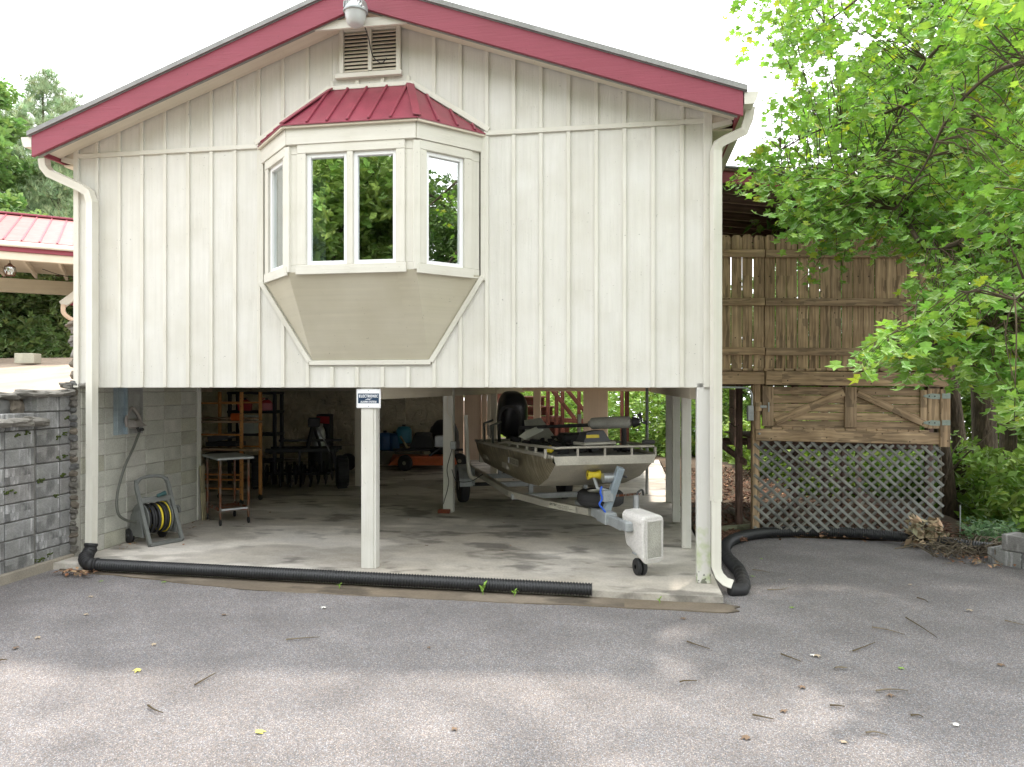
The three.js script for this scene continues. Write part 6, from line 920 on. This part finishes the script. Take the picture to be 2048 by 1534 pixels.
// ---------- trees across the drive, seen in the window glass ----------
{
  const r = rng(91); let k = 0;
  for (const [x, z, h] of [[-13, 24, 16], [-9, 28, 18], [-5, 25, 15], [0.5, 28, 16], [6, 26, 15], [-17, 22, 15], [-1.5, 33, 18], [-13, 31, 20], [-21, 27, 18], [-17, 29, 19], [13, 18, 9]]) broadleaf('roadside_tree', 'leafy tree across the driveway mirrored in the bay window', 'tree', x, z, { seed: 600 + k++, y: -0.14, h, r: 4.2, n: 4200, leaf: 0.42, base: 0.1, limbs: 16, color: [0.26, 0.40, 0.08] }, 'trees across the driveway');
}
broadleaf('side_oak', 'open branched oak on the slope mirrored in the angled bay pane', 'tree', 11, 3.9, { seed: 655, y: -1.5, h: 11.5, r: 3.0, n: 2600, leaf: 0.22, base: 0.3, limbs: 12, color: [0.1, 0.19, 0.03] });
// ---------- litter on the drive ----------
{
  const r = rng(95), leafC = { brown: mat([0.17, 0.115, 0.075], { roughness: 0.9, side: THREE.DoubleSide }), tan: mat([0.40, 0.32, 0.23], { roughness: 0.9, side: THREE.DoubleSide }), yellow: mat([0.62, 0.55, 0.12], { roughness: 0.8, side: THREE.DoubleSide }), green: mat([0.2, 0.34, 0.05], { roughness: 0.8, side: THREE.DoubleSide }), white: mat([0.7, 0.68, 0.64], { roughness: 0.8, side: THREE.DoubleSide }) };
  const gy = -0.066;
  const lay = [[25, 1298, 'brown'], [313, 1288, 'tan'], [283, 1340, 'yellow'], [517, 1468, 'yellow'], [167, 1230, 'tan'], [180, 1192, 'tan'], [442, 1230, 'brown'], [653, 1215, 'white'], [1620, 1310, 'white'], [1640, 1311, 'tan'], [1580, 1216, 'green'], [1573, 1420, 'brown'], [1690, 1487, 'tan'], [1780, 1388, 'brown'], [1797, 1335, 'green'], [1945, 1221, 'tan'], [1371, 1236, 'brown'], [1072, 1182, 'brown'], [1579, 1159, 'tan'], [1525, 1119, 'green'], [1505, 1152, 'green'], [207, 1162, 'green'], [322, 1165, 'green'], [1612, 1375, 'brown'], [1995, 1330, 'brown'], [1500, 1478, 'brown'], [1912, 1453, 'white'], [80, 1273, 'tan'], [853, 1295, 'brown'], [905, 1455, 'brown'], [1820, 1170, 'tan'], [395, 1138, 'tan']];
  const nameOf = { brown: 'curled brown dead leaf', tan: 'dry tan dead leaf', yellow: 'yellow fallen leaf', green: 'fresh green fallen leaf', white: 'pale bleached scrap of leaf' };
  for (const [px, py, c] of lay) { const p = onY(px, py, gy), s = 0.042 + r() * 0.03; single('fallen_leaf', nameOf[c] + ' lying on the asphalt', 'leaf', starLeaf, leafC[c], [p.x, gy + 0.006, p.z], [-Math.PI / 2 + jit(0.12, r), jit(0.15, r), r() * 6.3], nameOf[c] + ' on asphalt').scale.setScalar(s); }
  const tw = [[296, 1413, 326, 1428], [390, 1372, 432, 1348], [572, 1281, 640, 1276], [0, 1323, 14, 1322], [1374, 1285, 1420, 1300], [1812, 1237, 1874, 1277], [1744, 1256, 1810, 1271], [1706, 1304, 1750, 1287], [1562, 1310, 1602, 1325], [1360, 1366, 1394, 1364], [1752, 1384, 1816, 1383], [1505, 1432, 1547, 1441], [1660, 1413, 1690, 1416], [1535, 1181, 1575, 1177], [1505, 1141, 1540, 1147], [1822, 1433, 1846, 1437], [1732, 1468, 1775, 1473], [1670, 1338, 1695, 1338], [2010, 1243, 2048, 1252], [1834, 1197, 1856, 1206], [1678, 1337, 1694, 1338]];
  for (const [a, b, c, d] of tw) { const p = onY(a, b, gy), q = onY(c, d, gy), m = p.clone().lerp(q, 0.5).add(V(jit(0.03, r), 0.012, jit(0.03, r))); p.y += 0.01; q.y += 0.01; single('fallen_twig', 'thin dry twig lying on the asphalt', 'twig', sweep([p, m, q], (k) => 0.006 * (1.2 - 0.7 * k), 6, 10), r() < 0.4 ? M.barkPale : M.twig, undefined, undefined, 'twigs scattered on the asphalt'); }
  // brush pile and dead leaves at the pipe and lattice corner
  const L = []; for (let i = 0; i < 130; i++) { const c = onY(1865 + r() * 130, 1088 + r() * 26, -0.05), a = r() * 6.28, l = 0.15 + r() * 0.4; L.push(sweep([V(c.x, -0.06, c.z), V(c.x + Math.cos(a) * l / 2, r() * 0.1, c.z + Math.sin(a) * l / 2), V(c.x + Math.cos(a) * l, -0.03 + r() * 0.12, c.z + Math.sin(a) * l)], 0.005 + r() * 0.004, 4)); }
  const o = single('brush_pile', 'grey dead twigs piled at the end of the drain pipe', 'brush pile', merge(L), M.barkPale); o.userData.kind = 'stuff';
  const D = [], C = [], clump = at(1852, 1082, 9.75); for (let i = 0; i < 160; i++) { D.push(X4(V(clump.x + jit(0.2, r), r() * 0.3 - 0.02, clump.z + jit(0.12, r)), qE(r() * 6, r() * 6, r() * 6), 0.1 + r() * 0.08)); C.push(vary([0.36, 0.29, 0.19], r, 0.5)); }
  const cl = copies(scene, 'dead_leaf_clump', ovalLeaf, mat([1, 1, 1], { roughness: 1, side: THREE.DoubleSide }), D, C); cl.userData.label = 'clump of curled dead leaves caught on the drain pipe'; cl.userData.category = 'dead leaves';
  const D2 = [], C2 = []; const scatter = (n, f) => { for (let i = 0; i < n; i++) { const p = f(); D2.push(X4(p, qE(-Math.PI / 2 + jit(0.5, r), r() * 6.3, jit(0.5, r)), 0.04 + r() * 0.05)); C2.push(vary(r() < 0.5 ? [0.2, 0.11, 0.06] : [0.34, 0.22, 0.13], r, 0.6)); } };
  scatter(260, () => { const p = onY(1880 + r() * 220, 1085 + r() * 45, -0.05); p.y = -0.055 + r() * 0.03; return p; }); scatter(50, () => { const x = 1.6 + r() * 3, z = -2.75 + jit(0.12, r) - (x - 1.6) * 0.1; return V(x, -0.05 + r() * 0.02, z); }); scatter(26, () => V(-6.6 + r() * 0.25, 0.012, -0.2 - r() * 2.4)); scatter(60, () => V(-6.5 + r() * 0.5, -0.03, 0.42 + r() * 0.2)); scatter(30, () => V(-6.5 + r() * 5.6, 0.01, -0.5 - r() * 8)); scatter(500, () => V(0.9 + r() * 2.6, 0.01 + r() * 0.03, -6 - r() * 6));
  const le = copies(scene, 'leaf_litter', ovalLeaf, mat([1, 1, 1], { roughness: 1, side: THREE.DoubleSide }), D2, C2); le.userData.label = 'small brown dead leaves strewn along edges of drive and slab'; le.userData.category = 'leaf litter';
  // sprouts along the pipe, ivy past the pipe
  for (const [px, py, s, lb] of [[977, 1168, 1.0, 'bright green weed sprout standing against the drain pipe'], [1037, 1172, 0.6, 'smaller green weed sprout against the drain pipe'], [1318, 1190, 0.5, 'low yellow green weed in the apron joint'], [690, 1163, 0.45, 'tiny green weed under the middle of the drain pipe']]) { const p = onY(px, py, -0.03), t = thing('weed_sprout', lb, 'weed', [p.x, -0.06, Math.max(p.z, 0.58)]); for (let k = 0; k < 6; k++) { const o = part(t, 'leaf', ovalLeaf, leafC.green, [jit(0.01, r), 0.03 * s + k * 0.012 * s, 0.0], [-0.5 - r() * 0.6, k * 1.1, 0]); o.rotation.order = 'YXZ'; o.scale.setScalar(0.075 * s); } part(t, 'stem', cyl(V(0, 0, 0), V(0, 0.1 * s, 0), 0.004, 0.003, 5), leafC.green); }
  const I = [], IC = []; for (let i = 0; i < 420; i++) { const p = onY(1935 + r() * 110, 1072 + r() * 30, -0.08); I.push(X4(V(p.x, -0.06 + r() * 0.2, p.z - 0.15), qE(-1.1 + jit(0.4, r), r() * 6.3, jit(0.3, r)), 0.07 + r() * 0.07)); IC.push(vary([0.1, 0.2, 0.07], r, 0.4)); }
  const iv = copies(scene, 'ivy', ovalLeaf, LM.leaf, I, IC); iv.userData.label = 'low ivy growing between the pipe end and block steps'; iv.userData.category = 'ivy';
}
renderer: {
  const renderer = new THREE.WebGLRenderer({ antialias: true });
  renderer.toneMapping = THREE.LinearToneMapping; renderer.toneMappingExposure = EXPOSURE; renderer.shadowMap.enabled = true; renderer.shadowMap.type = THREE.PCFSoftShadowMap; renderer.setSize(1024, 767);
  renderer.render(scene, camera);
}
